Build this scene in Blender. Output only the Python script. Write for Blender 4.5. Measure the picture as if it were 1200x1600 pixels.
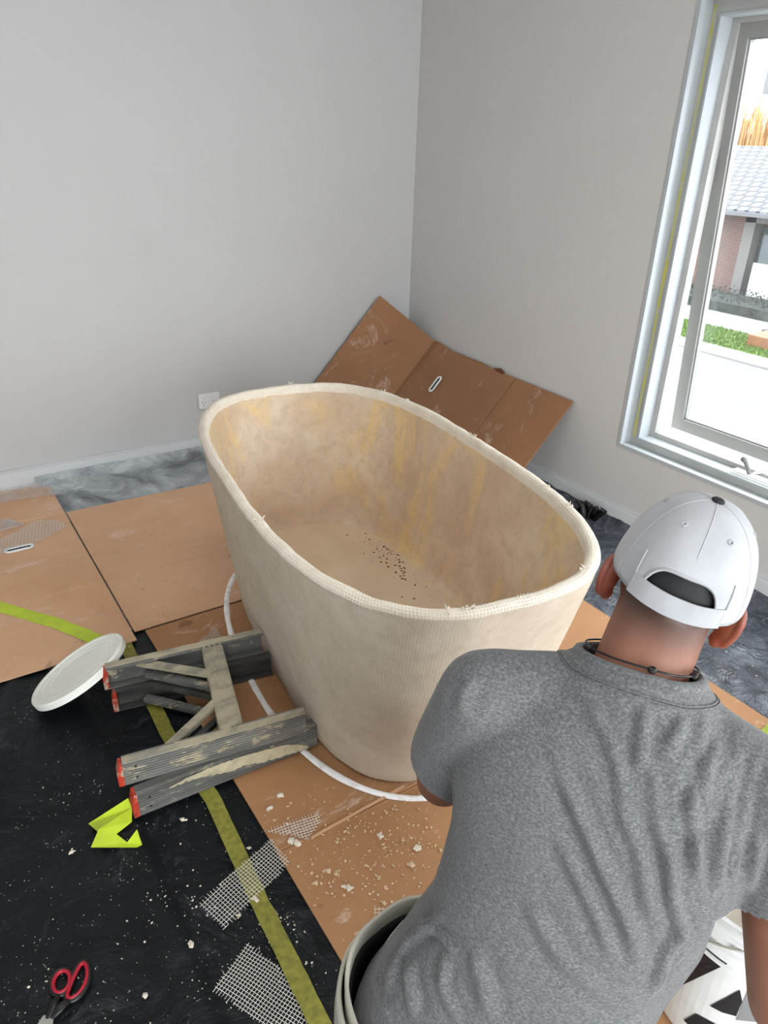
import bpy, bmesh, math, random
import numpy as np
from mathutils import Vector, Matrix, noise
random.seed(7)
for o in list(bpy.data.objects): bpy.data.objects.remove(o)
scene = bpy.context.scene
COL = scene.collection

# ---------------------------------------------------------------- camera
CAMP = Vector((-2.549, -3.624, 1.55))
FPX = 1157.0
AX = [(0.83938039, -0.22246899, 0.49593156), (-0.54278461, -0.39129948, 0.74314843), (0.02873028, -0.89296824, -0.44920185)]
cd = bpy.data.cameras.new('camera'); cam = bpy.data.objects.new('camera', cd); COL.objects.link(cam)
cam.matrix_world = Matrix([[AX[i][0], -AX[i][1], -AX[i][2], CAMP[i]] for i in range(3)] + [[0, 0, 0, 1]])
cd.sensor_fit = 'VERTICAL'; cd.sensor_height = 36; cd.lens = FPX / 1600 * 36
cd.clip_start = 0.02; cd.clip_end = 200
scene.camera = cam

# ---------------------------------------------------------------- light
EXPOSURE = 0.46
SKY = 6.5
w = bpy.data.worlds.new('sky'); scene.world = w; w.use_nodes = True
wn = w.node_tree.nodes; wl = w.node_tree.links
bg = wn['Background']; bg.inputs[1].default_value = SKY
tc = wn.new('ShaderNodeTexCoord'); sx = wn.new('ShaderNodeSeparateXYZ'); wl.new(tc.outputs['Generated'], sx.inputs[0])
wr = wn.new('ShaderNodeValToRGB'); wl.new(sx.outputs[2], wr.inputs[0]); wl.new(wr.outputs[0], bg.inputs[0])
wr.color_ramp.elements[0].position = 0.0; wr.color_ramp.elements[0].color = (.75, .78, .80, 1)
wr.color_ramp.elements[1].position = 0.5; wr.color_ramp.elements[1].color = (.93, .97, 1.0, 1)

def area(name, loc, target, sx_, sy_, energy, color):
    l = bpy.data.lights.new(name, 'AREA'); l.shape = 'RECTANGLE'; l.size = sx_; l.size_y = sy_
    l.energy = energy; l.color = color
    o = bpy.data.objects.new(name, l); COL.objects.link(o); o.location = loc
    o.rotation_euler = (Vector(target) - Vector(loc)).to_track_quat('-Z', 'Y').to_euler()
    return o
area('added_fill_back', (-3.1, -6.3, 1.35), (-.9, 0, 1.0), 2.4, 2.0, 36, (.93, .97, 1))  # added fill from behind the camera; its opening is invented for brightness
area('added_fill_side', (0.2, -4.6, 1.3), (-3, -4.6, .9), 1.1, 1.6, 14, (.93, .97, 1))  # added fill lamp in an unseen, invented window
for nm_, lc_, tg_, a_, b_ in (('window_portal', (.30, -2.2, 1.2), (-3, -2.2, 1.2), 1.12, 1.66),):
    po = area(nm_, lc_, tg_, a_, b_, 1, (1, 1, 1)); po.data.cycles.is_portal = True
area('added_overhead_fill', (-2.3, -2.3, 2.66), (-2.3, -2.3, 0), 1.2, 1.2, 11, (1, .98, .95))  # added fill from above without any fixture, lifts floor and tub
sl = bpy.data.lights.new('bright_cloud', 'SUN'); sl.energy = 1.6; sl.angle = math.radians(50); sl.color = (1, .98, .94)
so = bpy.data.objects.new('bright_cloud', sl); COL.objects.link(so)
so.location = (6, -3, 6); so.rotation_euler = Vector((-.80, .05, -.75)).to_track_quat('-Z', 'Y').to_euler()
scene.view_settings.view_transform = 'Standard'; scene.view_settings.look = 'None'
scene.view_settings.exposure = EXPOSURE; scene.view_settings.gamma = 1; scene.view_settings.use_curve_mapping = False

# ---------------------------------------------------------------- helpers
def ray(u, v):
    c = ((u - 600), (v - 800), FPX)
    return Vector([sum(AX[i][k] * c[k] for k in range(3)) for i in range(3)])
def at(u, v, z=0.0):
    r = ray(u, v); return CAMP + r * ((z - CAMP.z) / r.z)
def atd(u, v, d):
    return CAMP + ray(u, v) * (d / FPX)
def srgb(r, g, b):
    f = lambda c: c / 12.92 if c <= .04045 else ((c + .055) / 1.055) ** 2.4
    return (f(r / 255), f(g / 255), f(b / 255), 1)

class NT:
    def __init__(s, name):
        s.m = bpy.data.materials.new(name); s.m.use_nodes = True
        s.n = s.m.node_tree.nodes; s.l = s.m.node_tree.links
        s.b = s.n['Principled BSDF']; s.tc = s.n.new('ShaderNodeTexCoord')
    def node(s, t, **kw):
        x = s.n.new(t)
        for k, v in kw.items():
            if isinstance(v, bpy.types.NodeSocket): s.l.new(v, x.inputs[k])
            elif k in x.inputs: x.inputs[k].default_value = v
            else: setattr(x, k, v)
        return x
    def noise(s, scale, detail=4, rough=.55, coord='Object', dist=0.0, stretch=None):
        v = s.tc.outputs[coord]
        if stretch:
            mp = s.n.new('ShaderNodeMapping'); mp.inputs['Scale'].default_value = stretch; s.l.new(v, mp.inputs[0]); v = mp.outputs[0]
        x = s.n.new('ShaderNodeTexNoise'); x.inputs['Scale'].default_value = scale; x.inputs['Detail'].default_value = detail
        x.inputs['Roughness'].default_value = rough; x.inputs['Distortion'].default_value = dist; s.l.new(v, x.inputs['Vector'])
        return x.outputs[0]
    def ramp(s, fac, stops):
        x = s.n.new('ShaderNodeValToRGB'); e = x.color_ramp.elements
        while len(e) < len(stops): e.new(.5)
        for i, (p, c) in enumerate(stops):
            e[i].position = p; e[i].color = c if len(c) == 4 else (*c, 1)
        s.l.new(fac, x.inputs[0]); return x.outputs[0]
    def mix(s, fac, a, b):
        x = s.n.new('ShaderNodeMix'); x.data_type = 'RGBA'
        for i, v in ((0, fac), (6, a), (7, b)):
            if isinstance(v, bpy.types.NodeSocket): s.l.new(v, x.inputs[i])
            else: x.inputs[i].default_value = v
        return x.outputs[2]
    def bump(s, h, strength=.3, dist=.01, chain=None):
        x = s.n.new('ShaderNodeBump'); x.inputs['Strength'].default_value = strength; x.inputs['Distance'].default_value = dist
        s.l.new(h, x.inputs['Height'])
        if chain: s.l.new(chain, x.inputs['Normal'])
        s.l.new(x.outputs[0], s.b.inputs['Normal']); return x.outputs[0]
    def col(s, c):
        if isinstance(c, bpy.types.NodeSocket): s.l.new(c, s.b.inputs['Base Color'])
        else: s.b.inputs['Base Color'].default_value = c
    def set(s, **kw):
        for k, v in kw.items(): s.b.inputs[k.replace('_', ' ')].default_value = v
        return s.m
W4 = (1, 1, 1, 1); K4 = (0, 0, 0, 1)
def varied(name, c, amt=.12, scale=12, rough=.6, bump=0, bscale=60, metallic=0):
    t = NT(name); n = t.noise(scale)
    lo = tuple(x * (1 - amt) for x in c[:3]); hi = tuple(min(1, x * (1 + amt)) for x in c[:3])
    t.col(t.ramp(n, [(.3, lo), (.7, hi)]))
    if bump: t.bump(t.noise(bscale), bump, .004)
    return t.set(Roughness=rough, Metallic=metallic)

def link(name, me, mat=None, parent=None):
    o = bpy.data.objects.new(name, me); COL.objects.link(o)
    if mat:
        for m_ in (mat if isinstance(mat, (list, tuple)) else [mat]): me.materials.append(m_)
    if parent:
        o.parent = parent; o.matrix_parent_inverse = parent.matrix_world.inverted() if False else Matrix.Translation(-parent.location)
    return o
def obj(name, bm, mat, parent=None, smooth=False, recalc=True):
    me = bpy.data.meshes.new(name)
    if recalc: bmesh.ops.recalc_face_normals(bm, faces=bm.faces[:])
    bm.to_mesh(me); bm.free()
    if smooth: me.polygons.foreach_set('use_smooth', [True] * len(me.polygons))
    return link(name, me, mat, parent)
def tag(o, label, cat, group=None, kind=None):
    o['label'] = label; o['category'] = cat
    if group: o['group'] = group
    if kind: o['kind'] = kind
    return o
def thing(name, loc, label, cat, group=None):
    o = bpy.data.objects.new(name, None); COL.objects.link(o); o.location = loc; o.empty_display_size = .05
    return tag(o, label, cat, group)
def struct(name, bm, mat, **k):
    o = obj(name, bm, mat, **k); o['kind'] = 'structure'; return o
def B(): return bmesh.new()
def box(bm, lo, hi, M=None, bevel=0):
    vs = [bm.verts.new((x, y, z)) for x in (lo[0], hi[0]) for y in (lo[1], hi[1]) for z in (lo[2], hi[2])]
    fs = [bm.faces.new([vs[i] for i in f]) for f in ((0, 1, 3, 2), (4, 6, 7, 5), (0, 4, 5, 1), (2, 3, 7, 6), (0, 2, 6, 4), (1, 5, 7, 3))]
    if M is not None:
        for v in vs: v.co = M @ v.co
    if bevel:
        es = set(e for f in fs for e in f.edges)
        bmesh.ops.bevel(bm, geom=list(es), offset=bevel, segments=2, affect='EDGES')
    return vs
def bar(bm, a, b, wid, th, up=(0, 0, 1), bevel=0):
    a = Vector(a); b = Vector(b); d = (b - a); L = d.length; d.normalize()
    s = d.cross(Vector(up)).normalized(); u = s.cross(d)
    M = Matrix([[d[i], s[i], u[i], a[i]] for i in range(3)] + [[0, 0, 0, 1]])
    return box(bm, (0, -wid / 2, -th / 2), (L, wid / 2, th / 2), M, bevel)
def tube(bm, pts, r, n=10, closed=False, flat=1.0):
    pts = [Vector(p) for p in pts]; N = len(pts); rings = []; up = Vector((0, 0, 1))
    for i, p in enumerate(pts):
        a = pts[(i - 1) % N] if (closed or i > 0) else p; b = pts[(i + 1) % N] if (closed or i < N - 1) else p
        d = (b - a).normalized(); s = d.cross(up)
        if s.length < 1e-3: s = Vector((1, 0, 0))
        s.normalize(); u = s.cross(d)
        rr = r[i] if isinstance(r, (list, tuple)) else r
        rings.append([bm.verts.new(p + s * math.cos(2 * math.pi * k / n) * rr + u * math.sin(2 * math.pi * k / n) * rr * flat) for k in range(n)])
    R_ = range(N if closed else N - 1)
    for i in R_:
        A, C_ = rings[i], rings[(i + 1) % N]
        for k in range(n): bm.faces.new((A[k], A[(k + 1) % n], C_[(k + 1) % n], C_[k]))
    if not closed:
        bm.faces.new(rings[0][::-1]); bm.faces.new(rings[-1])
def loft(bm, rings, cap0=True, cap1=True, closed=False):
    R_ = [[bm.verts.new(p) for p in r] for r in rings]; n = len(R_[0])
    for i in range(len(R_) - (0 if closed else 1)):
        A, C_ = R_[i], R_[(i + 1) % len(R_)]
        for k in range(n): bm.faces.new((A[k], A[(k + 1) % n], C_[(k + 1) % n], C_[k]))
    if not closed:
        if cap0: bm.faces.new(R_[0][::-1])
        if cap1: bm.faces.new(R_[-1])
    return R_
def ell(bm, c, ax, rx, ry, rz, seg=24, rings=14):
    """ellipsoid at c with local axes ax=(X,Y,Z)"""
    g = bmesh.ops.create_uvsphere(bm, u_segments=seg, v_segments=rings, radius=1)
    for v in g['verts']:
        p = v.co.copy(); v.co = Vector(c) + ax[0] * p.x * rx + ax[1] * p.y * ry + ax[2] * p.z * rz
def capsule(bm, a, b, ra, rb, n=18, flat=1, up=(0, 0, 1)):
    a = Vector(a); b = Vector(b); d = (b - a).normalized(); s = d.cross(Vector(up)).normalized(); u = s.cross(d)
    rg = []
    for k in range(5):
        t = (k / 4) * math.pi / 2; rg.append((a - d * ra * math.cos(t), ra * max(math.sin(t), .05)))
    for k in range(5):
        t = (k / 4) * math.pi / 2; rg.append((b + d * rb * math.sin(t), rb * max(math.cos(t), .05)))
    loft(bm, [[p + s * math.cos(2 * math.pi * i / n) * r + u * math.sin(2 * math.pi * i / n) * r * flat for i in range(n)] for p, r in rg])
def quad_sheet(bm, pts, th=.0006):
    vs = [bm.verts.new(p) for p in pts]; f = bm.faces.new(vs)
    return f
def fn(x, y, z=0, s=1.0): return noise.noise(Vector((x * s, y * s, z)))

# ---------------------------------------------------------------- materials
def paint(name, c, b=.05):
    t = NT(name); t.col(t.ramp(t.noise(3, 3), [(.3, tuple(x * .97 for x in c[:3])), (.7, c)]))
    t.bump(t.noise(180, 2), b, .002); return t.set(Roughness=.75)
M_WALL = paint('wall_paint', (.525, .53, .528, 1))
M_WALLR = paint('wall_paint_shade_offset', (.56, .55, .54, 1))  # same paint as the left wall, colour lightened to offset its shade
M_SKIRT = paint('skirting_paint', (.60, .63, .64, 1))
M_TRIM = paint('window_trim_paint', (.40, .43, .45, 1), .02)
M_ALU = varied('window_frame_coating', (.27, .275, .265, 1), .06, 6, .45)
M_SUBFLOOR = varied('bare_floor_boards', (.35, .30, .24, 1), .15, 5, .8)

def gridline(t, sock, freq, lo=.55, hi=1.0):
    m = t.node('ShaderNodeMath', operation='MULTIPLY'); t.l.new(sock, m.inputs[0]); m.inputs[1].default_value = freq * 2 * math.pi
    s_ = t.node('ShaderNodeMath', operation='SINE'); t.l.new(m.outputs[0], s_.inputs[0])
    r = t.node('ShaderNodeMapRange'); t.l.new(s_.outputs[0], r.inputs[0]); r.inputs[1].default_value = lo; r.inputs[2].default_value = hi
    return r.outputs[0]
def tub_mat(name, base, warm, warm_lo, warm_hi, warm_amt, dark, bump):
    t = NT(name)
    n1 = t.noise(3.0, 6, .65, dist=.5); n2 = t.noise(4.2, 7, .72, dist=1.0, stretch=(1.2, 1, .45)); n3 = t.noise(26, 5, .7)
    c = t.ramp(n1, [(.32, base[0]), (.52, base[1]), (.7, base[2])])
    c = t.mix(t.ramp(n2, [(warm_lo, K4), (warm_hi, (warm_amt,) * 3 + (1,))]), c, warm)
    c = t.mix(t.ramp(n3, [(.36, (.35, .35, .35, 1)), (.55, K4)]), c, dark)
    t.col(c)
    uv = t.node('ShaderNodeUVMap'); sep = t.node('ShaderNodeSeparateXYZ', Vector=uv.outputs[0])
    gx = gridline(t, sep.outputs[0], 125); gy = gridline(t, sep.outputs[1], 125, .75, 1.1)
    mx = t.node('ShaderNodeMath', operation='MAXIMUM'); t.l.new(gx, mx.inputs[0]); t.l.new(gy, mx.inputs[1])
    amt = t.node('ShaderNodeMath', operation='MULTIPLY'); t.l.new(mx.outputs[0], amt.inputs[0]); t.l.new(t.ramp(t.noise(4, 3), [(.40, (.08, .08, .08, 1)), (.62, W4)]), amt.inputs[1])
    b0 = t.bump(amt.outputs[0], bump, .0022); t.bump(t.noise(24, 7, .75), .35, .010, b0)
    return t.set(Roughness=.85)
M_TUB = tub_mat('tub_outer_plaster', (srgb(196, 183, 164), srgb(208, 196, 178), srgb(216, 206, 190)), srgb(222, 210, 184), .55, .70, .55, srgb(184, 170, 150), .42)
M_TUBIN = tub_mat('tub_inner_plaster', (srgb(198, 172, 144), srgb(212, 190, 164), srgb(226, 210, 188)), srgb(226, 196, 136), .50, .62, .85, srgb(180, 158, 132), .5)

t = NT('rim_mesh_plaster')
uv = t.node('ShaderNodeUVMap'); sep = t.node('ShaderNodeSeparateXYZ', Vector=uv.outputs[0])
gx = gridline(t, sep.outputs[0], 125, .2, .9); gy = gridline(t, sep.outputs[1], 125, .2, .9)
mx = t.node('ShaderNodeMath', operation='MAXIMUM'); t.l.new(gx, mx.inputs[0]); t.l.new(gy, mx.inputs[1])
base = t.ramp(t.noise(9, 5), [(.3, srgb(206, 192, 172)), (.7, srgb(230, 220, 204))])
f_ = t.node('ShaderNodeMath', operation='MULTIPLY'); t.l.new(mx.outputs[0], f_.inputs[0]); t.l.new(t.ramp(t.noise(8, 4), [(.36, (.2, .2, .2, 1)), (.6, (.9, .9, .9, 1))]), f_.inputs[1])
t.col(t.mix(f_.outputs[0], base, srgb(250, 244, 232)))
b0 = t.bump(f_.outputs[0], .8, .002); t.bump(t.noise(60, 6, .7), .5, .008, b0)
M_RIM = t.set(Roughness=.9)

def cardboard(name, c1, c2):
    t = NT(name); a = t.noise(2.2, 5, .6, dist=.4)
    c = t.ramp(a, [(.3, c1), (.7, c2)])
    c = t.mix(t.ramp(t.noise(4.5, 9, .8, dist=.5, stretch=(1, 1.8, 1)), [(.57, K4), (.70, (.55, .55, .55, 1))]), c, srgb(236, 222, 210))   # plaster dust smears
    c = t.mix(t.ramp(t.noise(9, 2), [(.24, (.5, .5, .5, 1)), (.29, K4)]), c, srgb(86, 56, 36))
    t.col(c); t.bump(t.noise(90, 3, stretch=(1, .15, 1)), .12, .002); return t.set(Roughness=.8)
M_CARD = cardboard('cardboard_brown', srgb(200, 156, 120), srgb(216, 174, 140))
M_CARD2 = cardboard('cardboard_shaded', srgb(160, 116, 78), srgb(178, 134, 94))  # browner sheet, its colour also darkened for the shade cast on it
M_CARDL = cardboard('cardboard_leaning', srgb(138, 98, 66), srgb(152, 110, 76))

def plastic(name, c1, c2, speck, rough, bs, bsc=6, smear=.5, smc=srgb(120, 124, 128)):
    t = NT(name); c = t.ramp(t.noise(bsc * .8, 6, .65, dist=.8), [(.35, c1), (.68, c2)])
    c = t.mix(t.ramp(t.noise(6, 9, .8, dist=.8), [(.56, K4), (.78, (smear,) * 3 + (1,))]), c, smc)
    v = t.node('ShaderNodeTexVoronoi', Scale=speck); t.l.new(t.tc.outputs['Object'], v.inputs['Vector'])
    sp = t.ramp(v.outputs['Distance'], [(.10, W4), (.16, K4)])
    gate = t.ramp(t.noise(7, 4, .7), [(.52, K4), (.60, W4)])
    m = t.node('ShaderNodeMath', operation='MULTIPLY'); t.l.new(sp, m.inputs[0]); t.l.new(gate, m.inputs[1])
    c = t.mix(m.outputs[0], c, srgb(190, 190, 182)); t.col(c)
    b0 = t.bump(t.noise(bsc, 5, .6, dist=1.5), bs, .03); t.bump(t.noise(bsc * 8, 4), bs * .3, .004, b0)
    return t.set(Roughness=rough)
M_BLACK = plastic('black_plastic_film', srgb(8, 13, 15), srgb(20, 27, 30), 90, .45, .45, 5, .42)
M_GREYP = plastic('dusty_grey_plastic_film', srgb(100, 106, 111), srgb(190, 197, 200), 40, .38, .9, 7, .7, srgb(180, 184, 186))
M_SILVP = plastic('shiny_grey_plastic_film', srgb(52, 57, 66), srgb(96, 102, 112), 40, .22, 1.0, 9, .6, srgb(150, 156, 166))
M_BLACK.node_tree.nodes['Principled BSDF'].inputs['Specular IOR Level'].default_value = .22
def flat(name, c, rough=.6, amt=.08, sc=20, bump=.1): return varied(name, c, amt, sc, rough, bump)
M_LIME = flat('lime_tape', srgb(184, 204, 40), .45, .12, 14)
M_OLIVE = flat('dusty_masking_tape', srgb(128, 126, 48), .7, .30, 60, .4)
M_WHITE = flat('white_plastic', srgb(226, 228, 228), .4, .04)
M_LID = flat('white_lid_plastic', srgb(238, 240, 232), .45, .04, 9)
M_RING = NT('white_plaster_line'); M_RING.col(M_RING.ramp(M_RING.noise(14, 6, .7), [(.35, srgb(214, 208, 202)), (.5, srgb(250, 250, 252))])); M_RING.bump(M_RING.noise(40, 4), .5, .005); M_RING = M_RING.set(Roughness=.8)
M_MESH = flat('fibreglass_mesh', srgb(214, 212, 204), .6, .05)
t = NT('red_rubber'); t.col(t.ramp(t.noise(45, 6, .7), [(.40, srgb(168, 42, 26)), (.52, srgb(186, 64, 40)), (.58, srgb(176, 166, 150))])); t.bump(t.noise(60, 4), .4, .004); M_RED = t.set(Roughness=.6)
M_SRED = flat('scissor_red', srgb(160, 16, 40), .4)
M_SBLK = flat('scissor_black', srgb(16, 16, 18), .4)
M_STEEL = varied('scissor_steel', srgb(190, 188, 182), .1, 30, .35, metallic=.8)
M_DARK = flat('dark_slot', srgb(22, 22, 24), .7)
M_PLAST = flat('dried_plaster', srgb(214, 205, 190), .9, .1, 40, .5)
M_CHIP = flat('plaster_crumb', srgb(204, 180, 150), .9, .18, 40, .4)
def ladder_mat(name, dirt_lo, dirt_hi, base=(112, 112, 110)):
    t = NT(name)
    c = t.ramp(t.noise(30, 3, stretch=(.1, 1, 1)), [(.3, srgb(base[0] - 22, base[1] - 22, base[2] - 22)), (.7, srgb(base[0] + 14, base[1] + 14, base[2] + 12))])
    c = t.mix(t.ramp(t.noise(22, 9, .75, dist=.4, stretch=(.5, 1, 1.2)), [(dirt_lo, K4), (dirt_hi, W4)]), c, srgb(186, 176, 150))
    t.col(c); t.bump(t.noise(40, 5), .3, .003); return t.set(Roughness=.6, Metallic=.25)
M_ALUL = ladder_mat('ladder_aluminium', .58, .62)
M_ALUD = ladder_mat('ladder_aluminium_crusted', .53, .58, (128, 128, 124))
M_ALUT = ladder_mat('ladder_tread_crusted', .40, .58, (150, 146, 134))
M_ALUB = ladder_mat('ladder_aluminium_clean', .66, .72, (84, 84, 82))

# ---------------------------------------------------------------- room shell
WY0, WY1, WZ0, WZ1 = -2.76, -1.645, .379, 2.02
RX0, RY0, CZ = -4.6, -6.2, 2.7
b = B(); box(b, (RX0, RY0, -.12), (0, 0, 0)); struct('floor', b, M_SUBFLOOR)
b = B(); box(b, (RX0, RY0, CZ), (.2, .2, CZ + .1)); struct('ceiling', b, M_WALL)
b = B(); box(b, (RX0, 0, -.12), (.2, .2, CZ)); struct('wall_left', b, M_WALL)
b = B()
W2 = (-5.3, -3.9, .4, 2.1)
def wall_x(bm, x0, x1, y0, y1, z0, z1, holes):
    ys = sorted({y0, y1, *[h[0] for h in holes], *[h[1] for h in holes]}); zs = sorted({z0, z1, *[h[2] for h in holes], *[h[3] for h in holes]})
    for i in range(len(ys) - 1):
        for j in range(len(zs) - 1):
            yc = (ys[i] + ys[i + 1]) / 2; zc = (zs[j] + zs[j + 1]) / 2
            if any(h[0] < yc < h[1] and h[2] < zc < h[3] for h in holes): continue
            box(bm, (x0, ys[i], zs[j]), (x1, ys[i + 1], zs[j + 1]))
    bmesh.ops.remove_doubles(bm, verts=bm.verts[:], dist=1e-5)
    seen = {}
    for f in list(bm.faces):
        k = tuple(sorted(v.index for v in f.verts))
    bm.verts.index_update(); dup = []
    for f in bm.faces:
        k = tuple(sorted(v.index for v in f.verts))
        if k in seen: dup += [f, seen[k]]
        else: seen[k] = f
    bmesh.ops.delete(bm, geom=list(set(dup)), context='FACES_ONLY')
wall_x(b, 0, .2, RY0, 0, -.12, CZ, [(WY0, WY1, WZ0, WZ1), W2])
struct('wall_right', b, M_WALLR)
b = B(); box(b, (RX0 - .2, RY0, -.12), (RX0, .2, CZ)); struct('wall_side', b, M_WALL)
b = B()
for lo, hi in (((RX0, RY0 - .2, 0), (-4.0, RY0, CZ)), ((-.8, RY0 - .2, 0), (.2, RY0, CZ)), ((-4.0, RY0 - .2, 2.4), (-.8, RY0, CZ)), ((-4.0, RY0 - .2, 0), (-.8, RY0, .3))): box(b, lo, hi)
struct('wall_back', b, M_WALL)
# skirting boards with a square shadow groove on top
def skirting(name, axis, a0, a1):
    b = B(); h = .112
    prof = [(0, 0), (.014, 0), (.014, h - .014), (.006, h - .010), (.006, h - .005), (.012, h - .003), (.012, h), (0, h)]
    ends = []
    for a in (a0, a1): ends.append([Vector((a, -p, z)) if axis == 'x' else Vector((-p, a, z)) for p, z in prof])
    loft(b, ends); return struct(name, b, M_SKIRT)
skirting('baseboard_left', 'x', RX0, 0); skirting('baseboard_right', 'y', RY0, -.014)

# ---------------------------------------------------------------- window
def frame_ring(bm, x0, x1, outer, inner):
    """rectangular ring in the y/z plane between x0 and x1; outer/inner = (y0,y1,z0,z1)"""
    def corners(r, x): return [Vector((x, r[0], r[2])), Vector((x, r[1], r[2])), Vector((x, r[1], r[3])), Vector((x, r[0], r[3]))]
    A = [bm.verts.new(p) for p in corners(outer, x0)]; Bv = [bm.verts.new(p) for p in corners(inner, x0)]
    C_ = [bm.verts.new(p) for p in corners(outer, x1)]; D = [bm.verts.new(p) for p in corners(inner, x1)]
    for i in range(4):
        j = (i + 1) % 4
        bm.faces.new((A[i], A[j], Bv[j], Bv[i])); bm.faces.new((C_[i], C_[j], D[j], D[i]))
        bm.faces.new((A[i], A[j], C_[j], C_[i])); bm.faces.new((Bv[i], Bv[j], D[j], D[i]))
win = bpy.data.objects.new('window_1', None); COL.objects.link(win); win.location = (.1, (WY0 + WY1) / 2, WZ0); win['kind'] = 'structure'
def ins(r, d): return (r[0] + d, r[1] - d, r[2] + d, r[3] - d)
WO = (WY0, WY1, WZ0, WZ1)
e = .001
b = B(); frame_ring(b, -.004, .02, ins(WO, -.004), ins(WO, .012)); frame_ring(b, .02, .0699, ins(WO, e), ins(WO, .003)); obj('reveal_lining', b, M_TRIM, win)
t = NT('frame_paint_tape_marks'); t.col(t.ramp(t.noise(5, 3), [(.3, srgb(160, 161, 158)), (.7, srgb(176, 177, 174))])); M_FR = t.set(Roughness=.5)
r1 = ins(WO, e); r2 = (WY0 + .042, WY1 - .044, WZ0 + .032, WZ1 - .05)
b = B(); frame_ring(b, .07, .19, r1, r2); obj('frame', b, M_FR, win)
r3 = (r2[0] + .004, r2[1] - .004, r2[2] + .004, r2[3] - .004)
b = B(); frame_ring(b, .062, .13, r2, (r2[0] + .008, r2[1] - .008, r2[2] + .008, r2[3] - .008)); obj('inner_bead', b, M_TRIM, win)
r4 = (r2[0] + .034, r2[1] - .034, r2[2] + .03, r2[3] - .024)
b = B(); frame_ring(b, .13, .17, r2, r4); obj('frame_stop', b, M_FR, win)
# yellow residue of masking tape on the jamb
b = B(); zz = np.linspace(WZ0 + .035, WZ1 - .02, 60); L_, R__ = [], []
for z in zz:
    wv = .005 + .004 * fn(z, 3.3, 0, 6); yc = WY1 - .019 + .004 * fn(z, 1.1, 0, 4)
    L_.append(b.verts.new((.0692, yc + wv, z))); R__.append(b.verts.new((.0692, yc - wv, z)))
for i in range(len(zz) - 1): b.faces.new((L_[i], L_[i + 1], R__[i + 1], R__[i]))
t = NT('tape_residue'); t.col(t.ramp(t.noise(18, 5), [(.35, srgb(178, 180, 140)), (.55, srgb(180, 178, 84)), (.75, srgb(186, 170, 60))])); MY = t.set(Roughness=.6)
obj('tape_residue', b, MY, win)
# awning sash hinged at its top edge and swung outward
SW = (r4[0] - .012, r4[1] + .014, WZ0 + .055, r4[3] + .006)
hinge = Vector((.14, 0, SW[3])); ang = math.atan2(.118, SW[3] - SW[2])
Msw = Matrix.Translation(hinge) @ Matrix.Rotation(-ang, 4, 'Y') @ Matrix.Translation(-hinge)
b = B(); sin_ = ins(SW, .052); frame_ring(b, .14, .185, SW, sin_); frame_ring(b, .150, .175, sin_, ins(sin_, .006))
for v in b.verts: v.co = Msw @ v.co
sash = obj('sash', b, M_ALU, win)
b = B(); box(b, (.160, sin_[0], sin_[2]), (.166, sin_[1], sin_[3]))
for v in b.verts: v.co = Msw @ v.co
t = NT('window_glass')
t.n.remove(t.b); tr = t.node('ShaderNodeBsdfTransparent'); gl = t.node('ShaderNodeBsdfGlossy'); gl.inputs['Roughness'].default_value = .02
df = t.node('ShaderNodeBsdfDiffuse'); df.inputs['Color'].default_value = (.6, .6, .6, 1)
tr.inputs[0].default_value = (.97, .98, .98, 1)
m1 = t.node('ShaderNodeMixShader'); m1.inputs[0].default_value = .06; t.l.new(tr.outputs[0], m1.inputs[1]); t.l.new(gl.outputs[0], m1.inputs[2])
m2 = t.node('ShaderNodeMixShader'); sm = t.ramp(t.noise(7, 8, .75, dist=1.0, stretch=(1, 1, .5)), [(.52, (.03, .03, .03, 1)), (.66, (.16, .16, .16, 1))])
t.l.new(sm, m2.inputs[0]); t.l.new(m1.outputs[0], m2.inputs[1]); t.l.new(df.outputs[0], m2.inputs[2])
t.l.new(m2.outputs[0], t.n['Material Output'].inputs[0]); M_GLASS = t.m
obj('glass_pane', b, M_GLASS, sash)
# winder on the sill, arm pushing the sash, small catch
yc = -2.19
b = B(); box(b, (.075, yc - .16, WZ0 + .034), (.125, yc + .06, WZ0 + .052), bevel=.006); wnd = obj('winder_housing', b, M_WHITE, win)
b = B(); tube(b, [(.10, yc - .01, WZ0 + .05), (.095, yc, WZ0 + .075), (.09, yc + .015, WZ0 + .10)], .008, 10); ell(b, (.088, yc + .02, WZ0 + .105), (Vector((1, 0, 0)), Vector((0, 1, 0)), Vector((0, 0, 1))), .012, .012, .012, 12, 8)
obj('winder_handle', b, flat('winder_grey', srgb(110, 110, 112), .4), wnd)
b = B(); bar(b, (.11, yc - .02, WZ0 + .058), (.245, yc - .10, WZ0 + .075), .012, .005); obj('winder_arm', b, M_WHITE, wnd)
b = B(); box(b, (.235, yc - .13, WZ0 + .068), (.25, yc - .07, WZ0 + .088), bevel=.003); obj('winder_bracket', b, M_WHITE, wnd)
# plain second window, unseen, added to light the room
b = B(); frame_ring(b, .06, .14, ins(W2, e), ins(W2, .06)); struct('window_added', b, M_TRIM)

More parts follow.
